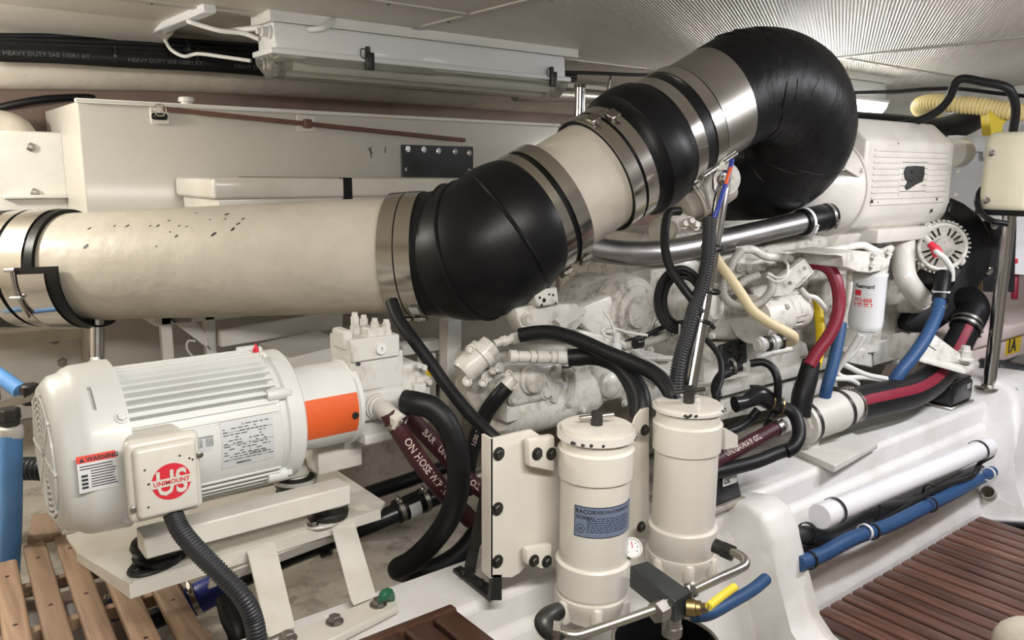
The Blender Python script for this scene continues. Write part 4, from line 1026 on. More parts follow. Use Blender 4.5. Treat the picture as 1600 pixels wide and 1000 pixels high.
gg = thing('pressure_gauge', 'small round vacuum gauge between the fuel filters', 'gauge', at(986, 870, D=1.60))
gq = at(988, 856, D=1.68); gd = (CAM+V((.6, 0, 0))-gq).normalized()
part('case', M().lathe(gq-gd*.016, gd, [(0, .019), (.014, .021), (.016, .0215), (.019, .0215), (.019, .018), (.016, .018)], 32), 'bolt_steel', gg)
part('dial', M().lathe(gq, gd, [(0, .018), (.0005, .018)], 32), 'label_white', gg)
gu = gd.cross(V((0, 0, 1))).normalized(); gv = gu.cross(gd)
nm = M()
for i in range(7):
    a = R(-40+i*43); p = gq+gd*.0008+(gu*math.cos(a)+gv*math.sin(a))*.012; nm.obox(p-gu*.001-gv*.001, gu*.002, gv*.002, gd*.0003)
part('scale', nm, 'label_ink', gg, kind='stuff')
part('needle', M().obox(gq+gd*.001-gu*.001, gu*.002, gv*.012, gd*.0004), 'label_red', gg)
bk = thing('drip_bucket', 'black round bucket standing under the filter valve block', 'bucket', at(1050, 1010, Z=-.0))
bq = at(1040, 1003, Z=.33); 
part('wall', M().lathe((bq.x, bq.y, -.09), (0, 0, 1), [(0, .085), (.42, .105), (.42, .101), (.01, .081)], 40), 'black_plastic', bk)
part('rim', M().torus((bq.x, bq.y, .33), (0, 0, 1), .104, .0042, 44, 8), 'bolt_steel', bk)
solo('fuel_hose', M().tube(path([(1085, 962, 1.55), (1110, 958, 1.58), (1140, 942, 1.63), (1175, 922, 1.70), (1196, 905, 1.76)]), .0135, 12, 5), 'hose_blue', 'blue fuel hose running under the filters into the hull frame', 'hose')

# ================================================================== ALONG THE ENGINE BED FACE
def pathY(pts): return [at(x, y, Y=yy) for x, y, yy in pts]
wp = thing('pvc_pipe', 'white plastic pipe strapped along the face of the engine bed', 'pipe', at(1420, 770, Y=1.12))
a, b = at(1284, 806, Y=1.125), at(1541, 699, Y=1.125)
part('pipe', M().cyl(a, b, .0335, n=32), 'pvc_white', wp)
ax = (b-a).normalized()
part('end_cap', M().lathe(a-ax*.012, ax, [(0, .034), (.004, .0365), (.055, .0365), (.056, .034)], 32), 'pvc_white', wp)
part('end_cap', M().lathe(b-ax*.05, ax, [(0, .034), (.001, .0365), (.055, .0365), (.058, .034)], 32), 'pvc_white', wp)
for f in (.055, .93): part('cable_tie', M().ring(a+(b-a)*f, ax, .0366, .0386, .009, 28), 'black_plastic', wp)
bl = pathY([(1248, 881, 1.10), (1285, 866, 1.10), (1330, 842, 1.10), (1390, 820, 1.10), (1450, 790, 1.11), (1500, 765, 1.12), (1550, 737, 1.13)])
bh = thing('blue_hose', 'blue hose clipped low along the face of the engine bed', 'hose', bl[2])
part('hose', M().tube(bl, .0215, 16, 6), 'hose_blue', bh)
for (x, y, mt, rr) in [(1263, 876, 'black_plastic', .0225), (1350, 832, 'label_white', .022), (1361, 831, 'black_plastic', .0225), (1452, 789, 'black_plastic', .0225), (1543, 741, 'label_white', .022)]:
    q = at(x, y, Y=1.10); part('cable_tie', M().ring(q, (bl[3]-bl[2]), rr, rr+.003, .010, 24), mt, bh)
bl = pathY([(1238, 838, 1.165), (1262, 836, 1.155), (1300, 838, 1.15), (1340, 818, 1.155), (1380, 798, 1.165), (1430, 787, 1.17), (1480, 762, 1.175), (1530, 735, 1.18)])
bh = thing('bed_hose', 'black rubber hose sagging behind the blue hose on the bed face', 'hose', bl[2])
part('hose', M().tube(bl, .0265, 16, 6), 'black_conduit', bh)
for (x, y) in [(1260, 833), (1361, 797), (1455, 770)]:
    q = at(x, y, Y=1.15); part('cable_tie', M().ring(q, (bl[4]-bl[2]), .027, .030, .012, 24), 'black_plastic', bh)
solo('bed_cable', M().tube(pathY([(1552, 700, 1.14), (1550, 712, 1.13), (1530, 725, 1.12), (1518, 745, 1.12), (1470, 762, 1.13), (1400, 800, 1.14), (1320, 835, 1.14), (1255, 858, 1.14)]), .008, 10, 6), 'black_hose', 'thin black cable tucked between the hoses on the bed face', 'cable')
solo('mounting_board', M().prism([at(1245, 703, Z=.372), at(1304, 728, Z=.372), at(1372, 691, Z=.372), at(1318, 671, Z=.372)], (0, 0, -.022), .002, 1), 'pvc_grey', 'loose pale board lying on the engine bed top', 'board')
# pvc strainer fitting on the bed with the big striped hose
ft = thing('white_strainer', 'white cylindrical water fitting with band clamps on the bed top', 'fitting', at(1285, 700, Z=.352))
a, b = at(1252, 662, D=2.58), at(1322, 636, D=2.68); ax = (b-a).normalized(); L_ = (b-a).length; r_ = 33*pxm(a)
part('body', M().lathe(a, ax, [(0, .03), (0, r_*.98), (.012, r_*1.02), (.016, r_*.96), (L_*.6, r_*.97), (L_*.72, r_*1.0), (L_, r_*.88), (L_+.03, r_*.72)], 40), 'pvc_grey', ft)
part('end_plug', M().lathe(a-ax*.012, ax, [(0, r_*.5), (.001, r_*.72), (.013, r_*.74)], 8), 'box_cream', ft)
for f, rr in ((.10, 1.0), (.82, 1.0)): part('band_clamp', clampband(M(), a+ax*L_*f, ax, r_*rr, .012, (0, 0.2, 1)), 'dark_steel', ft)
part('foot', M().obox(at(1264, 688, D=2.58), ax*.05, (0, .05, 0), (0, 0, -(at(1264, 688, D=2.58).z-.352))), 'pvc_grey', ft)
hp_ = path([(1318, 638, 2.68), (1350, 629, 2.75), (1385, 621, 2.82), (1425, 611, 2.92), (1455, 594, 3.04), (1480, 566, 3.15), (1498, 535, 3.20), (1512, 508, 3.22), (1520, 492, 3.24)])
bh = thing('striped_hose', 'fat black water hose with a red printed stripe on the bed', 'hose', hp_[3])
hr = [.054, .058, .059, .060, .059, .057, .054, .052, .052]
part('hose', M().tube(hp_, hr, 28, 6), 'black_hose', bh)
Ph, Rh = resample(hp_, hr, 6); sm = M(); vs = []; fs = []
aimp = V((0.2, -.9, 2.0))
for i, p in enumerate(Ph):
    t = (Ph[min(i+1, len(Ph)-1)]-Ph[max(0, i-1)]).normalized(); u = aimp-p; u = (u-t*u.dot(t)).normalized(); w = u.cross(t)
    for j in range(5):
        a = R(-16+8*j); vs.append(p+(u*math.cos(a)+w*math.sin(a))*(Rh[i]+.0008))
for i in range(len(Ph)-1):
    for j in range(4): fs.append((i*5+j, i*5+j+1, i*5+5+j+1, i*5+5+j))
sm.faces(vs, fs); sp_ = part('red_stripe', sm, 'stripe_red', bh, 'red stripe with pale lettering')
for s0, tx in ((.07, 'MARINE'), (.16, 'EXHAUST HOSE'), (.42, 'SAE J2006')):
    part('lettering', text_tube(M(), tx, Ph, .0555, s0, .015, aimp, 0, .0014), 'hose_lettering', sp_)
ax = (hp_[1]-hp_[0]).normalized()
for f in (.012, .028, .044): part('hose_clamp', clampband(M(), hp_[0]+ax*f, ax, .0565, .011, (0, .1, 1)), 'bolt_steel', bh)
el = thing('rubber_pipe_elbow', 'black rubber elbow with two clamps on the striped hose', 'hose', at(1515, 500, D=3.0))
ep = path([(1507, 515, 3.21), (1517, 497, 3.23), (1522, 482, 3.25), (1514, 470, 3.28), (1498, 468, 3.32), (1480, 472, 3.36)])
part('elbow', M().tube(ep, .058, 24, 5), 'black_rubber', el)
ax = (ep[2]-ep[0]).normalized()
for f in (.012, .035): part('hose_clamp', clampband(M(), ep[0]+ax*f, ax, .0585, .012, (1, -.6, -.6)), 'bolt_steel', el)
# black engine mounts on the bed
def engine_mount(label, px, X_, Y_, s=1.0, cap=True):
    t = thing('engine_mount', label, 'mount', (X_, Y_, .35))
    part('base', M().box(X_-.10*s, X_+.10*s, Y_-.075, Y_+.075, .350, .362, .004, 1), 'steel_brushed', t)
    part('shell', M().box(X_-.092*s, X_+.092*s, Y_-.068, Y_+.068, .360, .452, .016, 3), 'black_plastic', t)
    if cap: part('cover', M().box(X_-.085*s, X_+.085*s, Y_-.06, Y_+.06, .450, .462, .006, 2), 'black_plastic', t)
    part('stud', M().cyl((X_, Y_, .45), (X_, Y_, .53), .016, n=16), 'dark_steel', t)
    part('plate_tag', M().box(X_+.03, X_+.06, Y_-.0695, Y_-.0675, .415, .435), 'lid_grey', t)
    return t
q = at(1497, 633, Z=.352); engine_mount('black rubber engine mount under the forward engine foot', None, q.x+.0, q.y+.055, 1.0)
q = at(1142, 789, Z=.352)
t = thing('engine_mount', 'black rubber engine mount half hidden behind the plain fuel filter', 'mount', (q.x-.02, q.y+.08, .352))
part('base', M().box(q.x-.16, q.x+.055, q.y-.015, q.y+.16, .350, .366, .004, 1), 'grime_shade_gelcoat', t)
part('shell', M().prism([(q.x-.15, q.y-.006, .366), (q.x+.045, q.y-.006, .366), (q.x+.030, q.y+.02, .462), (q.x-.14, q.y+.02, .462)], (0, .12, 0), .008, 2), 'black_plastic', t)
part('label', M().prism([at(1129, 746, Y=q.y+.010), at(1150, 739, Y=q.y+.010), at(1150, 753, Y=q.y+.004), at(1129, 760, Y=q.y+.004)], (0, -.003, 0)), 'label_white', t)
part('label_text', text_flat(M(), 'CK', at(1131, 757, Y=q.y-.001), X, (0, 0, 1), .02, .0006), 'label_ink', t)
# ================================================================== HYDRAULIC PUMP AND VALVE STACK
PY = 1.585
pm = thing('hydraulic_pump', 'pale grey hydraulic gear pump with a stacked valve block', 'pump', at(610, 690, Y=1.65))
part('pump_body', pbox(M(), 563, 607, 655, 652, PY, .13, .008), 'pump_grey', pm)
part('pump_ridge', pbox(M(), 588, 572, 664, 612, PY+.012, .11, .016, 3), 'pump_grey', pm)
part('pump_lower', pbox(M(), 563, 648, 605, 690, PY+.02, .09, .006), 'pump_grey', pm)
part('pump_sump', pbox(M(), 570, 676, 614, 692, PY+.005, .06, .005), 'pump_grey', pm)
part('end_plate', pbox(M(), 652, 588, 673, 640, PY+.004, .11, .005), 'pump_grey', pm)
part('end_cover', pbox(M(), 648, 600, 667, 632, PY-.012, .03, .004), 'pump_grey', pm)
for (x, y) in [(668, 596), (660, 573), (652, 570), (668, 634)]: part('bolt', pdisc(M(), x, y, PY, 5, .012, n=8), 'pump_grey', pm)
vb1 = part('valve_block', pbox(M(), 549, 553, 631, 608, PY+.01, .10, .003, 1), 'pump_grey', pm)
vb2 = part('valve_block', pbox(M(), 549, 527, 625, 562, PY+.002, .11, .003, 1), 'pump_grey', pm)
part('side_block', pbox(M(), 537, 517, 552, 547, PY+.025, .06, .004, 1), 'pump_grey', pm)
part('arrow', M().prism([at(x, y, Y=PY+.0095) for x, y in ((556, 567), (560, 567), (560, 565), (564, 569), (560, 573), (560, 571), (556, 571))], (0, -.0008, 0)), 'label_ink', vb1)
part('plug', pdisc(M(), 594, 545, PY+.002, 8.5, .008, [(0, 1), (.85, 1), (1, .9), (1, .36), (.05, .34)]), 'label_white', vb2)
for (x, y0, y1, dy) in [(555, 488, 521, .07), (569, 492, 522, .075), (586, 497, 527, .035), (604, 499, 524, .02)]:
    c0 = at(x, y1, Y=PY+dy); c1 = at(x, y0, Y=PY+dy); hh = c1.z-c0.z
    part('adjuster', M().lathe(c0, (0, 0, 1), [(0, .013), (hh*.35, .013), (hh*.36, .0105), (hh*.8, .0105), (hh*.82, .008), (hh, .007)], 6), 'pump_grey', pm)
part('port_block', pbox(M(), 576, 512, 609, 530, PY+.015, .05, .003, 1), 'pump_grey', pm)
q = at(588, 634, Y=PY)
part('suction_port', M().lathe(q, (0, -1, 0), [(0, .030), (.008, .030), (.009, .026), (.016, .026), (.018, .022)], 28), 'pump_grey', pm)
dq = (at(622, 662, D=1.80)-q).normalized()
part('suction_elbow', M().tube([q-V((0, .01, 0)), q-V((0, .03, 0))+dq*.008, q-V((0, .035, 0))+dq*.045], [.022, .022, .020], 18, 5), 'pvc_grey', pm)
part('suction_nut', M().lathe(q-V((0, .035, 0))+dq*.03, dq, [(0, .023), (.028, .023), (.03, .018)], 6), 'box_cream', pm)
q2 = at(630, 626, Y=PY); part('pressure_port', M().lathe(q2, (1, -.6, -.1), [(-.01, .020), (.012, .020), (.013, .024), (.022, .024), (.024, .018)], 6), 'pump_grey', pm)
solo('pump_pedestal', pbox(M(), 497, 690, 566, 735, 1.66, .12, .004), 'box_cream', 'pale angled pedestal plate under the orange coupling', 'bracket')
# hoses around the pump
def hose(name, pts, r, label, mt='black_hose', cat='hose', n=16, corr=None, group=None):
    return solo(name, M().tube(path(pts), r, n, 6, corr=corr), mt, label, cat, group, sharp=60 if corr else 38)
sP = path([(606, 645, 1.79), (625, 674, 1.80), (650, 712, 1.83), (680, 752, 1.88), (706, 782, 1.94), (735, 812, 2.02)])
sh = thing('suction_hose', 'dark red suction hose with white lettering under the pump', 'hose', sP[3])
part('hose', M().tube(sP, [.019, .021, .022, .022, .022, .022], 18, 6), 'hose_maroon', sh)
part('lettering', text_tube(M(), 'ON HOSE W/P 10 BAR', hosepts(sP), .022, .065, .024, CAM+V((.3, 0, 0)), .0004), 'hose_lettering', sh)
part('hose_clamp', clampband(M(), sP[0].lerp(sP[1], .55), sP[1]-sP[0], .0215, .012, (.5, -1, .2)), 'bolt_steel', sh)
sP = path([(628, 640, 1.93), (655, 668, 1.95), (690, 705, 1.98), (730, 748, 2.02), (765, 775, 2.06), (800, 800, 2.1)])
sh = thing('return_hose', 'dark red return hose lettered in white behind the black loop', 'hose', sP[3])
part('hose', M().tube(sP, .021, 18, 6), 'hose_maroon', sh)
part('lettering', text_tube(M(), 'BAR   UNIGAWAY OIL', hosepts(sP), .021, .07, .022, CAM+V((.3, 0, 0)), .0004), 'hose_lettering', sh)
hose('pressure_hose', [(632, 627, 1.80), (650, 630, 1.79), (675, 638, 1.79), (698, 662, 1.79), (714, 706, 1.80), (716, 760, 1.82), (703, 806, 1.85), (676, 846, 1.89), (645, 876, 1.93), (622, 889, 1.97), (640, 893, 2.02), (680, 888, 2.05), (715, 868, 2.08), (740, 840, 2.10), (765, 800, 2.12)], .0265, 'fat black pressure hose looping from the pump down to the bilge')
t = bpy.data.objects['pressure_hose']
hose('steering_hose', [(612, 470, 2.0), (622, 497, 1.98), (645, 530, 1.95), (672, 566, 1.93), (700, 605, 1.91), (735, 648, 1.88), (772, 684, 1.85), (790, 700, 1.86)], .0155, 'thin black hose crossing down from the exhaust to the filter bracket')
sP = path([(792, 604, 2.00), (778, 620, 2.00), (760, 645, 2.01), (745, 680, 2.02), (733, 720, 2.03), (728, 770, 2.05)])
sh = thing('gearbox_hose', 'black hose printed in white below the gearbox valve', 'hose', sP[3])
part('hose', M().tube(sP, .020, 16, 6), 'black_hose', sh)
part('lettering', text_tube(M(), 'DOC 0071', hosepts(sP), .020, .10, .016, CAM), 'hose_lettering', sh)
part('chipped_ferrule', M().lathe(sP[0]+V((.02, 0, .02)), sP[1]-sP[0], [(0, .016), (.03, .022), (.05, .021)], 16), 'engine_white', sh)
# pipes in the bilge under the tray
bp2 = thing('bilge_pipe', 'glossy black drain pipe with a clamped sleeve under the motor frame', 'pipe', at(600, 820, D=1.98))
bpts = path([(200, 985, 1.88), (300, 942, 1.95), (370, 907, 1.98), (450, 870, 1.99), (560, 827, 2.01), (640, 793, 2.05), (760, 742, 2.16), (800, 726, 2.2)])
part('pipe', M().tube(bpts, .0245, 24, 4), 'black_plastic', bp2)
a, b = at(618, 801, D=2.03), at(668, 779, D=2.08); ax = (b-a).normalized()
part('sleeve', M().cyl(a, b, .0305, n=28, bev=.003), 'black_rubber', bp2)
for f in (.12, .88): part('hose_clamp', clampband(M(), a+(b-a)*f, ax, .0312, .012, (0, -.3, 1)), 'bolt_steel', bp2)
fu_ = (V((0, -1, 0))-ax*ax.dot(V((0, -1, 0)))).normalized(); fv_ = ax.cross(fu_)
fv_ = fv_ if fv_.z > 0 else -fv_
part('foil_patch', cylpatch(M(), a, ax, fu_, fv_, .0312, .028, .06, R(-40), R(35), .0008), 'label_silver', bp2, 'silver foil patch')
a, b = at(496, 852, D=1.995), at(514, 845, D=2.0); part('flange', M().cyl(a, b, .036, n=28, bev=.003), 'black_plastic', bp2)
a, b = at(730, 752, D=2.13), at(770, 738, D=2.16); part('steel_tail', M().cyl(a, b, .0262, n=28), 'chrome', bp2)
solo('upper_bilge_pipe', M().tube(path([(548, 782, 2.0), (585, 768, 2.04), (640, 750, 2.1), (700, 728, 2.18)]), .019, 18, 4), 'black_rubber', 'black pipe stub above the glossy drain pipe', 'pipe')
bs = thing('blue_silicone_sleeve', 'dark blue silicone sleeve with steel clamps under the tray', 'hose', at(310, 930, D=1.78))
a, b = at(292, 944, D=1.94), at(350, 914, D=1.97); ax = (b-a).normalized()
part('sleeve', M().cyl(a, b, .037, n=28, bev=.004), 'band_blue', bs)
part('hose_clamp', clampband(M(), a+ax*.022, ax, .0375, .013, (0, -.2, 1)), 'steel_band', bs)
a, b = at(170, 957, D=1.94), at(200, 938, D=1.95)
bs = thing('blue_silicone_sleeve', 'blue sleeve with a steel clamp seen between the teak slats', 'hose', at(185, 950, D=1.86))
part('sleeve', M().cyl(a, b, .028, n=24, bev=.004), 'band_blue', bs); part('hose_clamp', clampband(M(), a.lerp(b, .3), b-a, .0285, .012, (0, 0, 1)), 'steel_band', bs)
hose('drain_hose', [(352, 935, 1.75), (360, 965, 1.72), (372, 995, 1.70), (372, 1050, 1.70)], .021, 'short black hose dropping beside the corrugated conduit')
# white plastic wrap pieces under the slats
for (x, y, lab) in [(70, 975, 'white block under the outermost teak slats'), (130, 958, 'white block under the middle teak slats')]:
    q = at(x, y, Z=.22); solo('white_block', M().box(q.x-.03, q.x+.03, q.y-.03, q.y+.03, q.z-.06, q.z+.02, .004, 1), 'label_white', lab, 'block')
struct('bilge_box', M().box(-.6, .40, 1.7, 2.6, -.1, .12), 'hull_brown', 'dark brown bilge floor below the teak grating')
q0, q1 = at(52, 808, D=2.2), at(92, 845, D=2.1)
solo('wood_wedge', M().prism([at(50, 803, Z=.33), at(80, 800, Z=.33), at(97, 832, Z=.31), at(42, 846, Z=.30)], (0, 0, -.02), .003, 1), 'teak_light', 'small pale wooden wedge at the end of the teak slats', 'wedge')

# ================================================================== LEFT EDGE: BLUE HOSES AND VALVE
vh = path([(17, 672, 2.05), (17, 720, 2.05), (17, 780, 2.05), (16, 830, 2.06), (14, 880, 2.08), (12, 930, 2.10)])
bh = thing('washdown_hose', 'light blue hose hanging from a hex fitting beside the motor', 'hose', vh[4])
part('hose', M().tube(vh, .0265, 20, 6), 'hose_light_blue', bh)
part('ferrule', M().lathe(vh[0]+V((0, 0, .012)), (0, 0, -1), [(0, .022), (.004, .028), (.028, .029), (.034, .027)], 20), 'pvc_grey', bh)
part('hex_nut', M().lathe(vh[0]+V((0, 0, .058)), (0, 0, -1), [(0, .022), (.004, .026), (.03, .026), (.032, .022), (.048, .022)], 6), 'dark_iron', bh)
solo('blue_pipe', M().cyl(at(-40, 560, D=2.35), at(34, 612, D=2.2), .022, n=20), 'hose_light_blue', 'light blue pipe slanting behind the blue hanging hose', 'pipe')
vl = thing('shutoff_valve', 'grey steel lever valve above the blue hanging hose', 'valve', at(20, 640, D=2.1))
part('lever', M().prism([at(-20, 632, D=2.08), at(52, 614, D=2.1), at(54, 626, D=2.1), at(-20, 646, D=2.08)], (0, .012, .0)), 'steel_brushed', vl)
part('valve_body', M().lathe(at(48, 620, D=2.12), (0, 0, 1), [(-.02, .02), (.0, .024), (.03, .024), (.035, .018)], 8), 'dark_iron', vl)
hose('black_duct', [(-40, 735, 2.3), (10, 735, 2.25), (45, 732, 2.2), (90, 735, 2.2)], .030, 'black corrugated hose behind the fan cover of the motor', 'black_conduit', corr=(.011, .0022))

# ================================================================== CREAM BATTERY BOX ON A SHELF BEHIND THE PIPE
bb = thing('battery_box', 'cream plastic box with a strapped lid behind the long exhaust pipe', 'box', (1.3, 2.7, .80))
BX = 2.53
x0, x1, z0, z1 = pspan(343, 314, 690, 500, BX)
zt_ = at(343, 312, Y=BX).z; zl_ = at(343, 285, Y=BX).z
part('lid', M().box(x0-.006, x1+.15, BX, BX+.40, zt_, zl_+.012, .012, 3), 'box_cream', bb)
part('body', M().prism([(x0+.012, BX+.015, zt_+.004), (x1+.13, BX+.015, zt_+.004), (x1+.10, BX+.045, .80), (x0+.04, BX+.045, .80)], (0, .37, 0), .008, 2), 'box_cream', bb)
a, b = at(537, 290, Y=BX-.003), at(551, 315, Y=BX-.003)
part('strap', M().obox((a.x, BX-.003, zt_-.02), (b.x-a.x, 0, 0), (0, .004, 0), (0, 0, zl_-zt_+.034)), 'black_hose', bb, 'black lid strap')
part('strap_top', M().obox((a.x, BX-.003, zl_+.011), (b.x-a.x, 0, 0), (-.22, .39, 0), (0, 0, .003)), 'black_hose', bb)
sf = thing('box_shelf', 'white steel shelf frame under the cream box', 'shelf', (1.2, 2.7, .3))
part('shelf_plate', M().box(x0-.2, x1+.2, BX+.02, BX+.44, .775, .80, .003, 1), 'white_paint', sf)
for px in (262, 330): 
    xx = at(px, 530, Y=BX+.02).x; part('leg', M().box(xx-.016, xx+.016, BX+.02, BX+.05, .2, .80, .003, 1), 'white_paint', sf)
part('brace', M().prism([at(262, 497, Y=BX+.02), at(300, 497, Y=BX+.02), at(330, 530, Y=BX+.02), at(330, 548, Y=BX+.02)], (0, .006, 0)), 'white_paint', sf)
part('front_beam', M().prism([at(345, 518, Y=BX-.06), at(536, 486, Y=BX-.06), at(536, 512, Y=BX-.06), at(345, 543, Y=BX-.06)], (0, .03, 0), .003, 1), 'white_paint', sf)
part('low_beam', M().prism([at(452, 560, Y=2.2), at(550, 536, Y=2.2), at(550, 566, Y=2.2), at(452, 582, Y=2.2)], (0, .25, 0), .003, 1), 'white_paint', sf)
hk = at(300, 548, Y=BX-.01)
part('hook', M().tube([at(305, 533, Y=BX), at(294, 533, Y=BX), at(292, 545, Y=BX), at(300, 556, Y=BX)], .0035, 8, 4), 'white_paint', sf)
# grey frame members behind the pump
gf = thing('tank_stand', 'grey painted angle frame standing behind the hydraulic pump', 'frame', at(710, 700, Y=2.0))
part('post', pbox(M(), 700, 500, 722, 700, 2.0, .05, .003, 1), 'pvc_grey', gf)
part('cross_bar', pbox(M(), 630, 535, 690, 552, 2.05, .05, .003, 1), 'pvc_grey', gf)
part('post', pbox(M(), 665, 552, 682, 660, 2.05, .05, .003, 1), 'pvc_grey', gf)
solo('warning_tag', M().prism([at(665, 585, Y=1.85), at(673, 568, Y=1.85), at(680, 583, Y=1.85), at(672, 590, Y=1.85)], (0, .002, 0)), 'label_yellow', 'small yellow warning tag behind the pump', 'tag')
# ================================================================== GEARBOX
G = 1.62
gb = thing('gearbox', 'dirty off-white marine gearbox under the rubber elbow', 'gearbox', at(860, 680, Y=1.75))
W, D_ = 'engine_white', 'casting_grimy'
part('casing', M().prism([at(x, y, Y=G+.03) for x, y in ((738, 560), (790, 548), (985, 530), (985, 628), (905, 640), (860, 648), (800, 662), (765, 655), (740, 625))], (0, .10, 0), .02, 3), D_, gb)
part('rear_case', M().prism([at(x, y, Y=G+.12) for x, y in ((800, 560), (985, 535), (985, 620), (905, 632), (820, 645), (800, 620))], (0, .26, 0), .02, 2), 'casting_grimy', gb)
part('cover_boss', pbox(M(), 795, 570, 882, 632, G-.03, .1, .02, 3), W, gb)
part('round_cover', pdisc(M(), 829, 592, G-.03, 22, .03, [(0, 1.08), (.4, 1.05), (.5, .92), (.9, .86), (1, .7)], 32), W, gb)
part('lower_sump', M().lathe(at(775, 640, Y=G+.06), (1, 0, 0), [(0, .06), (.02, .085), (.30, .085), (.36, .06)], 24), 'engine_white', gb)
part('rib_panel', pbox(M(), 884, 572, 925, 640, G-.005, .06, .01), W, gb)
part('rib_panel', pbox(M(), 930, 565, 978, 628, G-.005, .06, .014, 3), W, gb)
for (x, y, r_) in [(852, 614, 8), (873, 594, 5), (800, 625, 6), (866, 575, 4), (890, 632, 4), (780, 575, 7), (760, 590, 8)]:
    part('bolt', M().bolt(at(x, y, Y=G-.03), (0, -1, 0), r_*pxm(at(x, y, Y=G))*.9, .012), W, gb)
part('top_housing', M().prism([at(x, y, Y=G) for x, y in ((806, 482), (828, 478), (902, 474), (914, 500), (900, 516), (820, 520), (808, 500))], (0, .055, 0), .006, 2), W, gb)
part('side_plug', pdisc(M(), 821, 497, G, 10, .014, [(0, 1), (.6, 1), (.7, .75), (1, .7)], 24), W, gb)
sb = part('sensor_block', M().prism([at(x, y, Y=G-.02) for x, y in ((836, 455), (842, 452), (871, 449), (874, 475), (841, 480), (837, 468))], (0, .06, 0), .003, 1), W, gb)
for (x, y, r_) in [(843, 465, 2.2), (850, 469, 3.4), (846, 477, 2.2), (858, 460, 1.8), (864, 461, 2), (868, 474, 2)]:
    part('screw', pdisc(M(), x, y, G-.02, r_, .002, n=10), 'dark_steel', sb)
fq = at(872, 508, D=2.10); fq2 = at(912, 485, D=2.14); dd = (fq2-fq).normalized(); LL = (fq2-fq).length
part('diagonal_fitting', M().lathe(fq, dd, [(-.005, .020), (.02, .020), (.021, .014), (LL*.7, .014), (LL*.71, .011), (LL*.8, .013), (LL*.82, .010), (LL*.92, .013), (LL, .010)], 6), 'pvc_grey', gb)
part('bracket_arm', M().prism([at(x, y, Y=G-.035) for x, y in ((846, 585), (856, 582), (876, 612), (872, 632), (862, 628), (862, 612))], (0, .04, 0), .005, 2), W, gb)
part('oil_pipe', M().tube([at(882, 584, Y=G-.03), at(892, 582, Y=G-.035), at(893, 604, Y=G-.03), at(888, 634, Y=G-.02)], .011, 10, 5), W, gb)
part('sump_plate', pbox(M(), 792, 622, 842, 656, G-.02, .06, .006), W, gb)
part('side_dome', pdisc(M(), 950, 600, G-.005, 22, .03, [(0, 1), (.5, .95), (.8, .7), (1, .3)], 28), W, gb)
part('flange_lip', M().prism([at(x, y, Y=G-.02) for x, y in ((884, 566), (985, 548), (985, 556), (884, 574))], (0, .06, 0), .003, 1), W, gb)
part('rear_gusset', M().prism([at(x, y, Y=G+.0) for x, y in ((905, 482), (955, 462), (968, 520), (930, 524), (908, 505))], (0, .05, 0), .006, 2), W, gb)
for (x, y) in [(897, 575), (925, 570), (955, 563), (978, 560), (975, 630), (910, 640)]: part('bolt', M().bolt(at(x, y, Y=G-.02), (0, -1, 0), .008, .009), W, gb)
# control valve at the aft end of the gearbox
cv = thing('gearbox_control_valve', 'off-white control valve with fittings on the end of the gearbox', 'valve', at(750, 660, D=2.08))
vd = path([(730, 575, 2.02), (772, 535, 2.05)]); dv = (vd[1]-vd[0]).normalized()
part('barrel', M().lathe(vd[0]-dv*.02, dv, [(0, .03), (.01, .036), (.06, .034), (.062, .04), (.08, .04), (.082, .03), (.105, .03), (.107, .018), (.1, .015)], 24), W, cv)
part('body', M().prism([at(x, y, D=2.06) for x, y in ((728, 575), (752, 560), (790, 580), (800, 610), (775, 640), (745, 650), (730, 620))], (.03, .1, 0), .012, 2), D_, cv)
for (x, y, r_, dz) in [(735, 546, 8, 2.0), (730, 596, 8, 2.0), (770, 580, 6, 2.0), (778, 577, 5, 2.01), (795, 585, 7, 2.0), (803, 604, 6, 2.0), (755, 598, 7, 2.0)]:
    q = at(x, y, D=dz); dn = (CAM-q).normalized(); part('cap_screw', M().lathe(q-dn*.02, dn, [(0, r_*pxm(q)), (.022, r_*pxm(q)), (.024, r_*pxm(q)*.7), (.018, r_*pxm(q)*.5)], 14), W, cv)
hp3 = path([(772, 537, 2.05), (790, 533, 2.06), (815, 526, 2.08)]); part('link_pipe', M().lathe(hp3[0], hp3[2]-hp3[0], [(0, .010), (.02, .010), (.021, .014), (.035, .014), (.036, .011), (.05, .011), (.051, .015), (.08, .015)], 8), W, cv)
# hydraulic line fittings
hl_ = thing('hydraulic_line', 'row of pale hex fittings running into a black hose across the gearbox', 'hose', at(850, 560, D=2.02))
p0, p1 = at(796, 557, D=1.99), at(892, 559, D=2.03); dl = (p1-p0).normalized(); LL = (p1-p0).length
prof_ = []
for a_, b_, r_ in [(0, .11, .017), (.11, .14, .012), (.14, .30, .0145), (.30, .33, .011), (.33, .41, .0165), (.41, .44, .011), (.44, .62, .0165), (.62, .66, .012), (.66, .74, .0165), (.74, .76, .012), (.76, 1.0, .0175)]:
    prof_ += [(LL*a_, r_), (LL*b_, r_)]
part('fittings', M().lathe(p0, dl, prof_, 12), 'pvc_grey', hl_)
part('hose', M().tube(path([(888, 559, 2.03), (930, 557, 2.02), (965, 570, 1.99), (992, 598, 1.95), (1003, 628, 1.92), (1000, 670, 1.90)]), .0225, 18, 6), 'black_hose', hl_)
hose('upper_hydraulic_hose', [(812, 524, 2.04), (835, 520, 2.03), (865, 520, 2.01), (905, 532, 1.98), (950, 552, 1.95), (1000, 572, 1.92), (1032, 592, 1.89), (1052, 625, 1.86), (1060, 670, 1.86)], .0185, 'black hydraulic hose arching over the pale hex fittings')
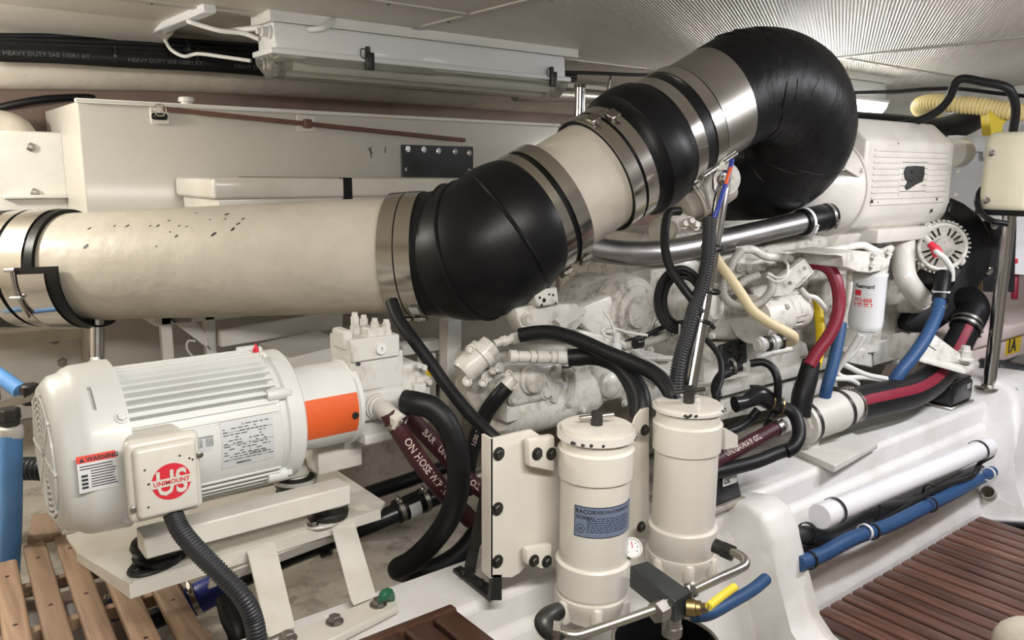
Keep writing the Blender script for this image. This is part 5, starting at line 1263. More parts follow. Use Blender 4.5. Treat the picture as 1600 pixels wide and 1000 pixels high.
hose('lower_hydraulic_hose', [(955, 565, 2.0), (972, 585, 1.99), (986, 612, 1.97), (994, 650, 1.95)], .014, 'thin black hose under the hydraulic hoses beside the gearbox')

# ================================================================== ENGINE
B = 1.66
en = thing('marine_engine', 'big white marine diesel engine between the beds', 'engine', (2.5, 1.85, .40))
xg0, xg1 = at(985, 560, Y=B).x, 3.62
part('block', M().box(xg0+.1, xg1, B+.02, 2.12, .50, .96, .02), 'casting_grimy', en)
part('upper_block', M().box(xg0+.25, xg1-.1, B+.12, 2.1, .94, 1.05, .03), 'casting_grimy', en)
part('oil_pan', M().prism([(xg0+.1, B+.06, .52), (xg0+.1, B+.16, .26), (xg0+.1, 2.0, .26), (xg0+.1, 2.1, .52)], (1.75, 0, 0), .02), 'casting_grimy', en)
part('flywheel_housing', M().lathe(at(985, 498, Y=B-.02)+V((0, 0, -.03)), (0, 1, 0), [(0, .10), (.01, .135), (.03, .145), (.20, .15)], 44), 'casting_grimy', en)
part('housing_dome', M().lathe(at(987, 486, Y=B-.03), (0, -1, 0), [(-.05, .11), (0, .105), (.012, .098), (.014, .080), (.022, .076), (.024, .05), (.034, .046), (.036, 0.001)], 40), D_, en)
for a in range(0, 360, 40):
    p = at(985, 498, Y=B-.03)+V((math.cos(R(a))*.122, 0, math.sin(R(a))*.122-.03)); part('bolt', M().bolt(p, (0, -1, 0), .009, .008), W, en)
part('bell_web', M().prism([at(x, y, Y=B-.04) for x, y in ((905, 515), (960, 525), (1000, 545), (1060, 560), (1062, 632), (1000, 640), (960, 618), (905, 560))], (0, .1, 0), .01, 2), W, en)
# diagonal ribs by the bell housing
for (a_, b_) in [((925, 535), (1030, 600)), ((960, 530), (1045, 585)), ((990, 560), (1050, 560))]:
    p0, p1 = at(*a_, Y=B-.05), at(*b_, Y=B-.05); part('web_rib', M().tube([p0, p1], .009, 8, 0), W, en)
# oil cooler body with two bright lobes
oc = part('oil_cooler', M().prism([at(x, y, Y=B-.10) for x, y in ((1104, 478), (1130, 466), (1165, 476), (1172, 520), (1158, 534), (1118, 532), (1103, 515))], (0, .18, 0), .03, 4), W, en)
drum = part('cooler_drum', M().lathe(at(1174, 498, D=2.52), at(1262, 478, D=2.70)-at(1174, 498, D=2.52), [(0, .05), (.01, .066), (.10, .068), (.11, .074), (.13, .074), (.14, .068), (.235, .068), (.25, .05), (.252, .02)], 36), W, en, 'white ribbed drum')
part('drum_boss', pdisc(M(), 1108, 480, B-.12, 24, .03, [(0, 1), (.6, .98), (1, .7)], 28), W, en)
part('cylinder_head', M().box(at(1100, 440, Y=B).x, at(1270, 440, Y=B).x+.1, B+.01, 1.95, .80, .96, .02), 'casting_grimy', en)
part('valve_cover', M().box(at(1085, 400, Y=B).x+.02, at(1330, 400, Y=B).x, B+.06, 1.85, .95, 1.03, .03, 3), 'casting_grimy', en)
part('manifold_log', M().tube(path([(1055, 420, 2.62), (1110, 408, 2.7), (1170, 398, 2.78), (1250, 385, 2.9), (1310, 375, 3.0)]), .048, 20, 4), D_, en)
part('log_end', M().sphere(at(1062, 415, D=2.58), 1, (.07, .05, .05), 20), W, en)
for (x, y, r_) in [(1172, 420, 6), (1230, 398, 4), (1130, 440, 5), (1105, 560, 5), (1195, 472, 4), (1185, 515, 4)]:
    part('bolt', M().bolt(at(x, y, Y=B-.06), (0, -1, 0), r_*.0019, .01), W, en)
part('plate', M().prism([at(x, y, Y=B-.045) for x, y in ((1140, 405), (1165, 400), (1165, 430), (1143, 440))], (0, .02, 0), .003, 1), W, en)
part('head_casting', M().prism([at(x, y, Y=B-.04) for x, y in ((1165, 405), (1215, 402), (1250, 420), (1250, 450), (1180, 462), (1160, 440))], (0, .08, 0), .02, 3), D_, en)
# tilted bracket plate with two screws
tp = part('bracket_plate', M().prism([at(x, y, D=2.50) for x, y in ((1202, 446), (1256, 403), (1270, 424), (1248, 445), (1232, 462), (1180, 466), (1176, 452))], (.012, .02, 0), .002, 1), W, en)
for (x, y) in [(1257, 419), (1234, 442)]:
    q = at(x, y, D=2.49); part('screw', M().lathe(q, (CAM-q), [(0, .007), (.004, .006)], 12), 'chrome', tp)
part('bracket_edge', M().prism([at(x, y, D=2.50) for x, y in ((1256, 403), (1272, 425), (1246, 450), (1244, 446), (1266, 425))], (.03, .03, 0)), W, en)
da, db = at(1174, 498, D=2.52), at(1262, 478, D=2.70); dx_ = (db-da).normalized()
du = (CAM-da); du = (du-dx_*du.dot(dx_)).normalized(); dw = dx_.cross(du); dw = dw if dw.z > 0 else -dw
part('drum_panel', cylpatch(M(), da, dx_, du, dw, .0685, .125, .215, R(-22), R(34), .004), W, en)
part('drum_ledge', cylpatch(M(), da, dx_, du, dw, .068, .02, .235, R(40), R(50), .006), 'engine_white', en)
carve(drum, cylpatch(M(), da, dx_, du, dw, .056, .15, .20, R(-52), R(-40), .02))
for h_, a_ in ((.03, 44), (.12, 46), (.22, 44), (.06, -30), (.10, 10)):
    p = da+dx_*h_+(du*math.cos(R(a_))+dw*math.sin(R(a_)))*.072; part('bolt', M().bolt(p, du*math.cos(R(a_))+dw*math.sin(R(a_)), .007, .007), W, en)
part('cooler_flange', M().lathe(da-dx_*.004, dx_, [(-.006, .060), (-.004, .078), (.006, .078), (.008, .07)], 36), W, en)
part('hose_casting', M().prism([at(x, y, Y=B-.05) for x, y in ((1168, 535), (1184, 528), (1232, 522), (1262, 536), (1266, 556), (1210, 570), (1176, 566))], (0, .08, 0), .012, 3), W, en)
part('cooler_ring', M().torus(at(1110, 492, Y=B-.125), (0, 1, 0), .034, .004, 30, 6), W, en)
part('cooler_lever', M().prism([at(x, y, Y=B-.13) for x, y in ((1098, 500), (1104, 494), (1120, 512), (1116, 516))], (0, .01, 0), .002, 1), 'dark_steel', en)
for (x, y, r_) in [(1112, 524, 5), (1160, 524, 5), (1128, 470, 4), (1166, 480, 4)]: part('bolt', M().bolt(at(x, y, Y=B-.105), (0, -1, 0), r_*.0019, .010), W, en)
for (pts, mt_) in [(((1170, 412), (1190, 404), (1205, 412), (1196, 424), (1176, 426)), W), (((1204, 418), (1222, 412), (1226, 426), (1212, 434)), D_), (((1140, 446), (1162, 444), (1164, 458), (1142, 462)), W), (((1224, 404), (1244, 398), (1246, 412), (1228, 416)), D_)]:
    part('injector_cap', M().prism([at(x, y, Y=B-.07) for x, y in pts], (0, .07, 0), .008, 2), mt_, en)
part('lifting_eye', M().torus(at(1156, 418, Y=B-.055), (0, 1, 0), .013, .004, 20, 8), W, en)
part('side_tube', M().tube(path([(1180, 560, 2.52), (1205, 552, 2.54), (1235, 545, 2.58)]), .010, 10, 4), W, en)
# block side: ledge, dark plate, rail
part('side_casting', M().prism([at(x, y, Y=B-.06) for x, y in ((1100, 535), (1175, 530), (1182, 560), (1245, 545), (1260, 575), (1130, 598), (1100, 600))], (0, .12, 0), .01, 2), W, en)
part('rail', M().prism([at(x, y, Y=B-.10) for x, y in ((1100, 606), (1310, 556), (1310, 572), (1100, 628))], (0, .12, 0), .006, 2), W, en)
part('lower_side', M().prism([at(x, y, Y=B-.07) for x, y in ((1100, 630), (1310, 575), (1310, 610), (1200, 640), (1100, 665))], (0, .12, 0), .008, 2), W, en)
dp = part('side_cover', M().prism([at(x, y, Y=B-.075) for x, y in ((1127, 541), (1166, 529), (1168, 566), (1130, 580))], (0, .02, 0), .002, 1), 'dark_plate', en)
for (x, y) in [(1140, 545), (1157, 540), (1156, 560)]: part('bolt', M().bolt(at(x, y, Y=B-.075), (0, -1, 0), .0135, .012), 'dark_iron', dp)
lb_ = part('tag_plate', M().prism([at(x, y, Y=B-.14) for x, y in ((1137, 578), (1165, 570), (1167, 580), (1140, 589))], (0, .006, 0)), 'box_cream', en)
# right-hand lower casting behind the fuel filter and front foot
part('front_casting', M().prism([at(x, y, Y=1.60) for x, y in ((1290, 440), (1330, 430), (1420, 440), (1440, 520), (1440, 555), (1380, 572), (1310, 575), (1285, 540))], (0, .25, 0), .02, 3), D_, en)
part('pan_flange', M().prism([at(x, y, Y=1.50) for x, y in ((1322, 548), (1362, 545), (1364, 575), (1320, 566))], (0, .12, 0), .004, 1), 'engine_white', en)
part('pan_flange', M().prism([at(x, y, Y=1.52) for x, y in ((1366, 535), (1400, 528), (1402, 562), (1366, 572))], (0, .12, 0), .004, 1), 'engine_white', en)
part('lower_can', M().lathe(at(1340, 548, Y=1.56), (0, 0, 1), [(0, .06), (.01, .075), (.10, .078)], 28), 'engine_white', en)
part('front_web', pbox(M(), 1404, 530, 1440, 566, 1.52, .12, .006), W, en)
# front foot
ff = M(); 
ffp = thing('mounting_bracket', 'cream triangular engine bracket bolted over the forward rubber mount', 'bracket', at(1490, 580, Y=1.38))
top = [at(1437, 524, D=2.98), at(1462, 524, D=2.98), at(1530, 562, D=3.02), at(1528, 574, D=3.02), at(1515, 577, D=2.98), at(1437, 562, D=2.92)]
fweb = part('web', M().prism([at(1437, 524, D=2.96), at(1462, 523, D=2.96), at(1500, 552, D=2.99), at(1520, 570, D=3.0), at(1436, 562, D=2.94)], (.02, .05, 0), .004, 1), W, ffp)
part('shelf', M().prism([at(1436, 558, D=2.93), at(1508, 578, D=2.96), at(1531, 566, D=3.06), at(1480, 545, D=3.14)], (0, 0, -.018), .003, 1), W, ffp)
part('shank', M().prism([at(1436, 524, D=2.96), at(1412, 530, D=3.02), at(1412, 566, D=3.02), at(1436, 572, D=2.94)], (.03, .08, 0), .004, 1), W, ffp)
part('washer', M().lathe(at(1507, 562, D=3.0), (0, 0, 1), [(0, .032), (.006, .032), (.008, .024)], 24), W, ffp)
part('nut', M().lathe(at(1507, 560, D=3.0), (0, 0, 1), [(.0, .024), (.03, .024), (.032, .017), (.048, .015)], 6), W, ffp)
carve(fweb, M().prism([at(1462, 537.5, D=2.90), at(1478, 547.5, D=2.90), at(1478, 550, D=2.90), at(1462, 540, D=2.90)], (FW*.14)))

# ------------------------------------------------------------------ aftercooler
AY = 1.48
ac = thing('aftercooler', 'cream ribbed aftercooler box with a scraped emblem on the engine', 'aftercooler', at(1420, 370, Y=1.55))
zA = lambda y: at(1420, y, Y=AY).z
x0, x1 = at(1351, 280, Y=AY).x, at(1487, 280, Y=AY).x
sec = [(AY, zA(222)), (AY, zA(318)), (AY+.006, zA(335)), (AY+.03, zA(352)), (AY+.07, zA(362)), (AY+.14, zA(368)), (AY+.36, zA(368)), (AY+.40, zA(230)), (AY+.36, zA(186)), (AY+.09, zA(186))]
part('box', M().prism([(x0, y, z) for y, z in sec], (x1-x0, 0, 0), .012, 3), 'box_cream', ac)
part('top_saddle', M().box(x0-.14, x0+.16, AY+.13, AY+.40, zA(225), zA(178), .02, 3), 'box_cream', ac)
for i in range(10):
    y = 236+i*9.0; 
    zz = zA(y); gap = i in (3, 4, 5, 6)
    for (xa, xb) in ([(x0+.05, x0+.30), (x1-.26, x1-.05)] if gap else [(x0+.05, x1-.05)]):
        part('rib', M().obox((xa, AY-.005, zz-.005), (xb-xa, 0, 0), (0, .012, 0), (0, 0, .010), .004, 2), 'box_cream', ac)
eq = at(1427, 277, Y=AY)
part('emblem_panel', M().box(eq.x-.11, eq.x+.10, AY-.005, AY+.01, eq.z-.075, eq.z+.06, .004, 1), 'box_cream', ac)
ep_ = [(1412, 267), (1416, 260), (1428, 259), (1443, 260), (1443, 272), (1440, 284), (1430, 288), (1424, 292), (1416, 297), (1413, 292), (1418, 284), (1413, 278)]
part('emblem', M().prism([at(x, y, Y=AY-.005) for x, y in ep_], (0, -.005, 0), .001, 1), 'dark_plate', ac, 'dark scraped metal emblem')
for pts in [[(1424, 266), (1429, 266), (1429, 272), (1424, 272)], [(1420, 280), (1438, 276), (1436, 281), (1424, 285)]]:
    part('emblem_relief', M().prism([at(x, y, Y=AY-.010) for x, y in pts], (0, -.003, 0)), 'dark_iron', ac)
for (x, y, w) in [(1362, 317, 6), (1372, 317, 2), (1456, 329, 4), (1464, 311, 3), (1404, 224, 1.5)]:
    q = at(x, y, Y=AY-.0008); part('paint_chip', M().lathe(q, (0, -1, 0), [(0, w*.002), (.0006, w*.0017)], 7), 'dark_iron', ac)
# domed end
c0 = at(1352, 300, Y=AY+.17); c0 = V((x0, AY+.17, zA(295)))
part('end_dome', M().lathe(c0, (-1, .10, -.06), [(-.01, .185), (.02, .182), (.06, .168), (.12, .135), (.17, .10), (.20, .075), (.215, .07)], 48), 'box_cream', ac)
part('lower_fairing', M().prism([(x0-.02, AY+.06, zA(362)), (x1-.20, AY+.06, zA(362)), (x0+.25, AY+.09, zA(385)), (x0-.04, AY+.09, zA(392))], (0, .2, 0), .01, 2), 'box_cream', ac)
part('end_flange', M().lathe(c0, (1, 0, 0), [(-.012, .190), (.004, .190)], 48), 'box_cream', ac)
q = at(1338, 286, Y=AY+.02)
part('sight_plug', M().lathe(q, (-.6, -.8, 0), [(0, .022), (.006, .022), (.007, .016), (.014, .016), (.016, .010)], 18), 'bolt_steel', ac)
q = at(1318, 307, Y=AY+.05); part('bolt', M().lathe(q, (-.7, -.7, 0), [(-.01, .017), (.010, .017), (.012, .010), (.022, .010)], 8), 'box_cream', ac)
part('tab', M().prism([at(x, y, Y=AY-.004) for x, y in ((1318, 262), (1347, 262), (1350, 278), (1344, 278))], (0, .006, 0)), 'box_cream', ac)
for (x, y) in [(1345, 266), (1496, 268), (1493, 305)]: part('bolt', M().bolt(at(x, y, Y=AY-.004), (0, -1, 0), .008, .01), 'box_cream', ac)
part('end_stub', M().lathe(at(1486, 238, Y=AY+.05), (1, 0, 0), [(0, .06), (.08, .06), (.11, .05), (.12, .02)], 24), 'box_cream', ac)
# water outlet elbow from the aftercooler
oe = thing('water_elbow', 'cream bent water pipe below the aftercooler', 'pipe', at(1430, 470, D=2.95))
part('flange', pbox(M(), 1372, 356, 1452, 377, AY+.0, .12, .006), 'box_cream', oe)
part('pipe', M().tube([at(1412, 365, Y=AY+.05), at(1412, 395, Y=AY+.04), at(1412, 420, Y=AY+.02), at(1417, 438, Y=AY+.0), at(1428, 454, Y=AY-.01), at(1440, 468, Y=AY-.01)], .041, 28, 6), 'box_cream', oe)
part('branch', M().tube([at(1440, 468, Y=AY-.01), at(1432, 474, Y=AY+.05), at(1410, 474, Y=AY+.12)], .041, 20, 4), 'box_cream', oe)
# grey steel crossover pipe with its rubber joint
xp = path([(905, 385, 2.40), (945, 392, 2.42), (990, 396, 2.44), (1035, 394, 2.47), (1090, 384, 2.53), (1150, 371, 2.60), (1210, 357, 2.68), (1262, 345, 2.75)])
solo('crossover_pipe', M().tube(xp, .037, 28, 6), 'grey_steel_tube', 'grey polished steel pipe running under the exhaust to the aftercooler', 'pipe')
rj = thing('rubber_joint', 'short black rubber joint with clamps on the grey steel pipe', 'hose', at(1275, 370, D=2.76))
a, b = at(1251, 348, D=2.735), at(1297, 337, D=2.80); ax = (b-a).normalized()
part('sleeve', M().cyl(a, b, .046, n=32, bev=.004), 'black_rubber', rj)
for f, mt in ((.14, 'label_white'), (.84, 'bolt_steel')): part('hose_clamp', clampband(M(), a+(b-a)*f, ax, .0465, .012, (-.3, -1, -.6)), mt, rj)
# turbo inlet lagging
tl = thing('turbo_housing', 'cream lagged turbocharger housing below the exhaust bend', 'turbocharger', at(1085, 350, D=2.6))
part('snail', M().lathe(at(1060, 322, D=2.60), at(1120, 278, D=2.62)-at(1060, 322, D=2.60), [(0, .04), (.01, .06), (.04, .068), (.05, .078), (.10, .080), (.11, .072), (.14, .09), (.17, .09)], 36), 'cream_pipe', tl)
for i in range(7): 
    f = .045+i*.0095; ax = (at(1120, 278, D=2.62)-at(1060, 322, D=2.60)).normalized(); part('lagging_turn', M().torus(at(1060, 322, D=2.60)+ax*f, ax, .079, .0045, 36, 6), 'cream_pipe', tl)
part('outlet', M().tube(path([(1075, 340, 2.62), (1055, 345, 2.6), (1036, 358, 2.55)]), [.035, .042, .040], 24, 4), 'cream_pipe', tl)
part('outlet_face', M().lathe(at(1036, 358, D=2.55), (-.6, -.6, -.4), [(0, .046), (.012, .046)], 28), 'cream_pipe', tl)
part('flange', M().lathe(at(1128, 280, D=2.55), (-.5, -.8, .2), [(0, .055), (.016, .055)], 28), 'engine_white', tl)
for (x, y) in [(1068, 350), (1078, 346), (1086, 352)]: part('bolt', M().bolt(at(x, y, D=2.5), (-.3, -1, .3), .012, .016), 'cream_pipe', tl)
# ------------------------------------------------------------------ spin-on fuel filter
so = thing('spin_on_filter', 'white spin-on fuel filter with a red printed label', 'filter', at(1356, 525, D=2.78))
FYs = 1.40
ct, cb = at(1359, 428, Y=FYs), at(1351, 512, Y=FYs); rr = 26*pxm(ct)
cb = V((ct.x, ct.y, cb.z))
part('can', M().lathe(cb, (0, 0, 1), [(-.012, rr*.6), (-.006, rr*.86), (.006, rr*.97), (.012, rr*.97), (.03, rr), (ct.z-cb.z-.01, rr), (ct.z-cb.z-.004, rr*1.04), (ct.z-cb.z+.004, rr*1.04)], 48), 'lamp_white', so)
part('head', M().lathe(ct+V((0, 0, .004)), (0, 0, 1), [(0, rr*.95), (.02, rr*1.0), (.03, rr*.8), (.045, rr*.8)], 32), W, so)
part('head_plate', M().prism([at(x, y, Y=FYs-.06) for x, y in ((1290, 398), (1340, 392), (1394, 396), (1394, 405), (1340, 405))], (0, .16, 0), .004, 1), W, so)
part('head_web', M().prism([at(x, y, Y=FYs-.062) for x, y in ((1316, 400), (1393, 402), (1390, 418), (1376, 420), (1360, 428), (1340, 424), (1318, 418))], (0, .14, 0), .006, 2), W, so)
for (x, y) in [(1364, 402), (1388, 396), (1362, 416)]: part('bolt', M().bolt(at(x, y, Y=FYs-.065), (0, -.4, 1), .010, .014), W, so)
fa = math.atan2(CAM.y-ct.y, CAM.x-ct.x)
def sfn(x, y): 
    a = fa+x/rr; return V((ct.x+math.cos(a)*(rr+.0008), ct.y+math.sin(a)*(rr+.0008), y))
zz = lambda y: at(1350, y, Y=FYs-rr).z
part('maker_name', text_flat(M(), 'Fleetguard', (0, 0, 0), X, (0, 0, 1),   .019, .0006, width=.062, fn=lambda x, y: sfn(x-.044, zz(456)+y)), 'label_ink', so)
sq = M(); bar(sq, sfn, -.044, zz(468), .022, zz(459.5)-zz(468)); part('red_square', sq, 'label_red', so)
part('part_number', text_flat(M(), 'FF5488', (0, 0, 0), X, (0, 0, 1), .021, .0002, width=.058, fn=lambda x, y: sfn(x-.045, zz(478.5)+y)), 'label_red', so)
sq = M(); bar(sq, sfn, -.045, zz(482), .062, .0045); part('red_bar', sq, 'label_red', so)
sq = M(); bar(sq, sfn, -.045, zz(485), .062, .0025); part('fine_print', sq, 'label_red', so)
# white elbow line of the filter
hose('filter_feed_line', [(1352, 412, 2.68), (1340, 408, 2.66), (1331, 414, 2.66), (1328, 428, 2.67), (1327, 450, 2.69), (1322, 480, 2.72), (1314, 510, 2.76), (1304, 545, 2.82)], .0105, 'white fuel line with an elbow beside the spin-on filter', 'engine_white', 'pipe')
hose('rail_line', [(1235, 402, 2.70), (1260, 399, 2.70), (1276, 394, 2.70), (1310, 389, 2.72), (1345, 383, 2.74), (1360, 388, 2.76), (1375, 394, 2.78), (1392, 388, 2.85)], .0125, 'white fuel rail line above the spin-on filter', 'engine_white', 'pipe')
# ------------------------------------------------------------------ alternator
al = thing('alternator', 'round white alternator with slotted face at the engine front', 'alternator', at(1470, 425, D=3.2))
aq = at(1472, 386, D=3.20); ad = (V((.2, -.3, 1.3))-aq).normalized(); ad = V((-.75, -.66, .05)).normalized()
ra_ = 40*pxm(aq)
alc = part('case', M().lathe(aq-ad*.12, ad, [(0, ra_*.9), (.02, ra_), (.09, ra_*1.02), (.11, ra_*.98), (.125, ra_*.8), (.130, ra_*.3), (.14, ra_*.28), (.142, 0.002)], 44), 'casting_grimy', al)
au = (V((0, 0, 1))-ad*ad.z).normalized(); av = ad.cross(au)
cuts = M()
for i in range(20):
    a = i*math.pi/10; d_ = au*math.cos(a)+av*math.sin(a); e_2 = ad.cross(d_)
    if i % 5 == 0: continue
    cuts.obox(aq+d_*ra_*.46-e_2*.0045-ad*.045, d_*ra_*.30, e_2*.009, ad*.075)
carve(alc, cuts)
for i in range(36):
    a = i*math.pi/18; d_ = au*math.cos(a)+av*math.sin(a); e_2 = ad.cross(d_)
    part('cooling_fin', M().obox(aq+d_*ra_*.98-e_2*.003-ad*.05, d_*ra_*.08, e_2*.006, ad*.045), W, al)
part('rear_ring', M().torus(aq+ad*.002, ad, ra_*.86, .008, 40, 8), W, al)
part('hub', M().lathe(aq, ad, [(0, ra_*.36), (.02, ra_*.34), (.024, ra_*.2)], 24), 'casting_grimy', al)
for a in (.6, 2.4, 4.1): 
    d_ = au*math.cos(a)+av*math.sin(a); part('bolt', M().bolt(aq+d_*ra_*.93-ad*.01, ad, .012, .014), W, al)
part('terminal_boot', M().tube(path([(1452, 380, 3.05), (1462, 390, 3.04), (1466, 400, 3.04)]), [.012, .018, .020], 12, 4), 'label_red', al, 'red rubber terminal boot')
hose('alternator_lead', [(1447, 372, 3.10), (1455, 382, 3.06), (1464, 394, 3.03), (1476, 404, 3.03), (1486, 420, 3.04), (1487, 438, 3.06)], .0115, 'white cable plugged into the alternator', 'lamp_trim', 'cable')
solo('regulator_box', pbox(M(), 1428, 396, 1452, 414, 1.62, .08, .006), 'casting_grimy', 'small white regulator box beside the alternator', 'box')
solo('drive_pump', M().lathe(at(1440, 432, D=3.30), (1, -.3, -.05), [(0, .03), (.01, .036), (.06, .036), (.07, .05), (.12, .05)], 24), 'dark_iron', 'dark drive pump under the alternator', 'pump')
# black belt guard round the front of the engine
bgd = thing('belt_guard', 'matt black curved belt guard at the front of the engine', 'guard', at(1500, 500, D=3.3))
outer = [(1487, 308), (1508, 318), (1532, 336), (1548, 362), (1553, 392), (1549, 418), (1536, 440), (1518, 460), (1508, 482), (1500, 505)]
inner = [(1462, 500), (1475, 470), (1490, 445), (1508, 420), (1512, 392), (1506, 362), (1494, 342), (1478, 332)]
part('shell', M().prism([at(x, y, D=3.28) for x, y in outer+inner], (.10, .16, 0), .012, 3), 'black_plastic', bgd)
part('lower_shell', M().prism([at(x, y, D=3.3) for x, y in ((1412, 505), (1440, 470), (1480, 470), (1490, 500), (1462, 520), (1420, 520))], (.10, .16, 0), .012, 3), 'black_rubber', bgd)
# ------------------------------------------------------------------ chrome pole with conduit
cp_ = thing('chrome_pole', 'leaning chrome pole with a flattened top behind the plain fuel filter', 'pole', at(1062, 720, D=2.02))
pt, pb_ = at(1129, 296, D=2.10), at(1072, 640, D=2.02); dp_ = (pb_-pt).normalized()
part('tube', M().cyl(pt, pt+dp_*((pt.z-.34)/-dp_.z), .0185, n=24), 'chrome', cp_)
part('flattened_end', M().prism([at(x, y, D=2.09) for x, y in ((1115, 272), (1120, 266), (1137, 265), (1142, 272), (1142, 298), (1137, 306), (1122, 308), (1115, 296))], (.006, .010, 0), .002, 1), 'chrome', cp_)
q = at(1130, 280, D=2.085); part('eye_bolt', M().lathe(q, (-.3, -1, .1), [(0, .016), (.004, .016), (.005, .010), (.014, .010)], 14), 'bolt_steel', cp_)
part('clevis', M().prism([at(x, y, D=2.14) for x, y in ((1103, 290), (1112, 270), (1130, 250), (1138, 268), (1116, 300), (1112, 330))], (.02, .03, 0), .003, 1), 'engine_white', cp_)
part('clevis_rod', M().cyl(at(1095, 278, D=2.1), at(1150, 240, D=2.2), .007, n=10), 'chrome', cp_)
for (x, y) in [(1113, 387), (1094, 503), (1108, 455)]:
    q = at(x, y, D=2.05); part('cable_tie', M().ring(q-dp_*.003, dp_, .026, .029, .006, 24), 'black_plastic', cp_)
hose('pole_conduit', [(1108, 342, 2.03), (1108, 372, 2.02), (1105, 410, 2.01), (1096, 450, 2.0), (1084, 482, 1.99), (1074, 520, 1.98), (1062, 560, 1.97), (1056, 600, 1.97), (1056, 640, 1.98)], .0165, 'black corrugated conduit strapped beside the chrome pole', 'black_conduit', 'conduit', corr=(.007, .0012))
hose('blue_wire', [(1144, 250, 2.07), (1138, 275, 2.05), (1130, 300, 2.04), (1122, 325, 2.03), (1113, 345, 2.03)], .006, 'dark blue wire entering the black conduit on the pole', 'band_blue', 'wire')
hose('orange_wire', [(1142, 262, 2.055), (1138, 274, 2.045), (1134, 288, 2.04)], .0045, 'short orange wire beside the blue wire', 'orange_label', 'wire')
hose('pole_cable', [(1086, 500, 2.03), (1076, 540, 2.03), (1068, 580, 2.03), (1066, 640, 2.03)], .013, 'plain black cable between the pole and the corrugated conduit')
hose('drop_cable', [(1062, 330, 2.12), (1046, 332, 2.1), (1040, 350, 2.08), (1039, 385, 2.05), (1047, 418, 2.03), (1066, 447, 2.01), (1082, 468, 2.0), (1096, 490, 2.0)], .0115, 'black cable dropping from the turbocharger into the coil')
cc = thing('cable_coil', 'coil of black cable hanging beside the chrome pole', 'coil', at(1062, 520, D=2.08))
cq = at(1064, 470, D=2.08); cdir = (CAM-cq).normalized(); cu = V((0, 0, 1)); cu = (cu-cdir*cu.dot(cdir)).normalized(); cr_ = cdir.cross(cu)
random.seed(21)
for i in range(9):
    pts = []; ox, oy = random.uniform(-.006, .006), random.uniform(-.006, .006); ra, rb_ = .044+i*.0022, .062+i*.0028
    for j in range(25):
        a = 2*math.pi*j/24; pts.append(cq+cdir*random.uniform(-.001, .001)+cdir*(-.012+(i*5 % 9)*.003)+cr_*(math.cos(a)*ra+ox)+cu*(math.sin(a)*rb_+oy))
    part('turn', M().tube(pts, .0052, 8, 2, cap=False), 'black_hose', cc)
part('tie', M().tube([cq+cu*-.06+cdir*.02, cq+cu*-.075+cdir*.022, cq+cu*-.095+cdir*.01], .003, 8, 3), 'lamp_trim', cc)
# ------------------------------------------------------------------ hoses and looms on the engine
hose('loom_conduit', [(980, 540, 2.18), (1005, 537, 2.16), (1030, 530, 2.14), (1048, 520, 2.13), (1065, 512, 2.14)], .011, 'grey corrugated loom conduit in front of the flywheel housing', 'grey_conduit', 'conduit', corr=(.006, .001))
for (x, y, lab) in [(999, 537, 'black tape band on the grey loom beside the white plug'), (1032, 528, 'black tape band on the grey loom beside the cable coil')]:
    q = at(x, y, D=2.155); solo('tape_band', M().cyl(q-V((.016, 0, -.002)), q+V((.016, 0, .002)), .014, n=14), 'black_plastic', lab, 'tape')
solo('white_plug', M().lathe(at(963, 555, D=2.1), (0, 0, 1), [(0, .014), (.03, .014), (.032, .010), (.06, .010)], 14), 'lamp_white', 'white round sensor plug on the bell housing', 'plug')
hose('sensor_wire', [(962, 528, 2.1), (957, 508, 2.1), (948, 492, 2.1), (943, 486, 2.1)], .0035, 'thin white wire curling up from the sensor plug', 'lamp_trim', 'wire')
hose('sensor_wire', [(962, 530, 2.1), (945, 524, 2.1), (942, 515, 2.1), (955, 512, 2.11), (985, 520, 2.12), (1012, 524, 2.12)], .004, 'white wire looping behind the sensor plug', 'lamp_trim', 'wire')
hose('bell_cable', [(978, 535, 2.2), (1010, 524, 2.2), (1045, 508, 2.2), (1090, 500, 2.22)], .007, 'thin black cable across the bell housing')
hose('cream_hose', [(1116, 398, 2.40), (1124, 412, 2.38), (1142, 436, 2.36), (1160, 462, 2.35), (1175, 484, 2.34), (1200, 503, 2.34), (1226, 517, 2.36), (1240, 526, 2.38), (1236, 534, 2.42), (1222, 533, 2.46)], .0150, 'cream rubber hose running down across the oil cooler', 'hose_cream')
fh2 = thing('hose_tail_fitting', 'banded fitting where the cream hose joins the engine', 'fitting', at(1210, 545, D=2.46))
a, b = at(1182, 540, D=2.42), at(1226, 532, D=2.45); ax = (b-a).normalized()
part('tail', M().cyl(a, b, .019, n=20), 'engine_white', fh2)
for f in (.15, .38, .62, .86): part('band', M().ring(a+(b-a)*f-ax*.006, ax, .0195, .024, .012, 20), 'dark_steel' if f in (.38, .86) else 'lamp_white', fh2)
for (pts, lab) in [([(1158, 392, 2.5), (1148, 405, 2.48), (1140, 420, 2.47), (1130, 436, 2.45), (1130, 458, 2.44), (1142, 474, 2.43), (1162, 480, 2.43), (1186, 474, 2.44), (1204, 456, 2.45), (1206, 438, 2.47), (1200, 430, 2.5)], 'grey corrugated conduit looped in a ring under the cream hose'),
                   ([(1185, 430, 2.5), (1165, 438, 2.49), (1150, 448, 2.48), (1130, 452, 2.48), (1110, 448, 2.5), (1085, 440, 2.52)], 'grey corrugated conduit lying level behind the cream hose')]:
    hose('engine_loom', pts, .0125, lab, 'grey_conduit', 'conduit', corr=(.0065, .0012))
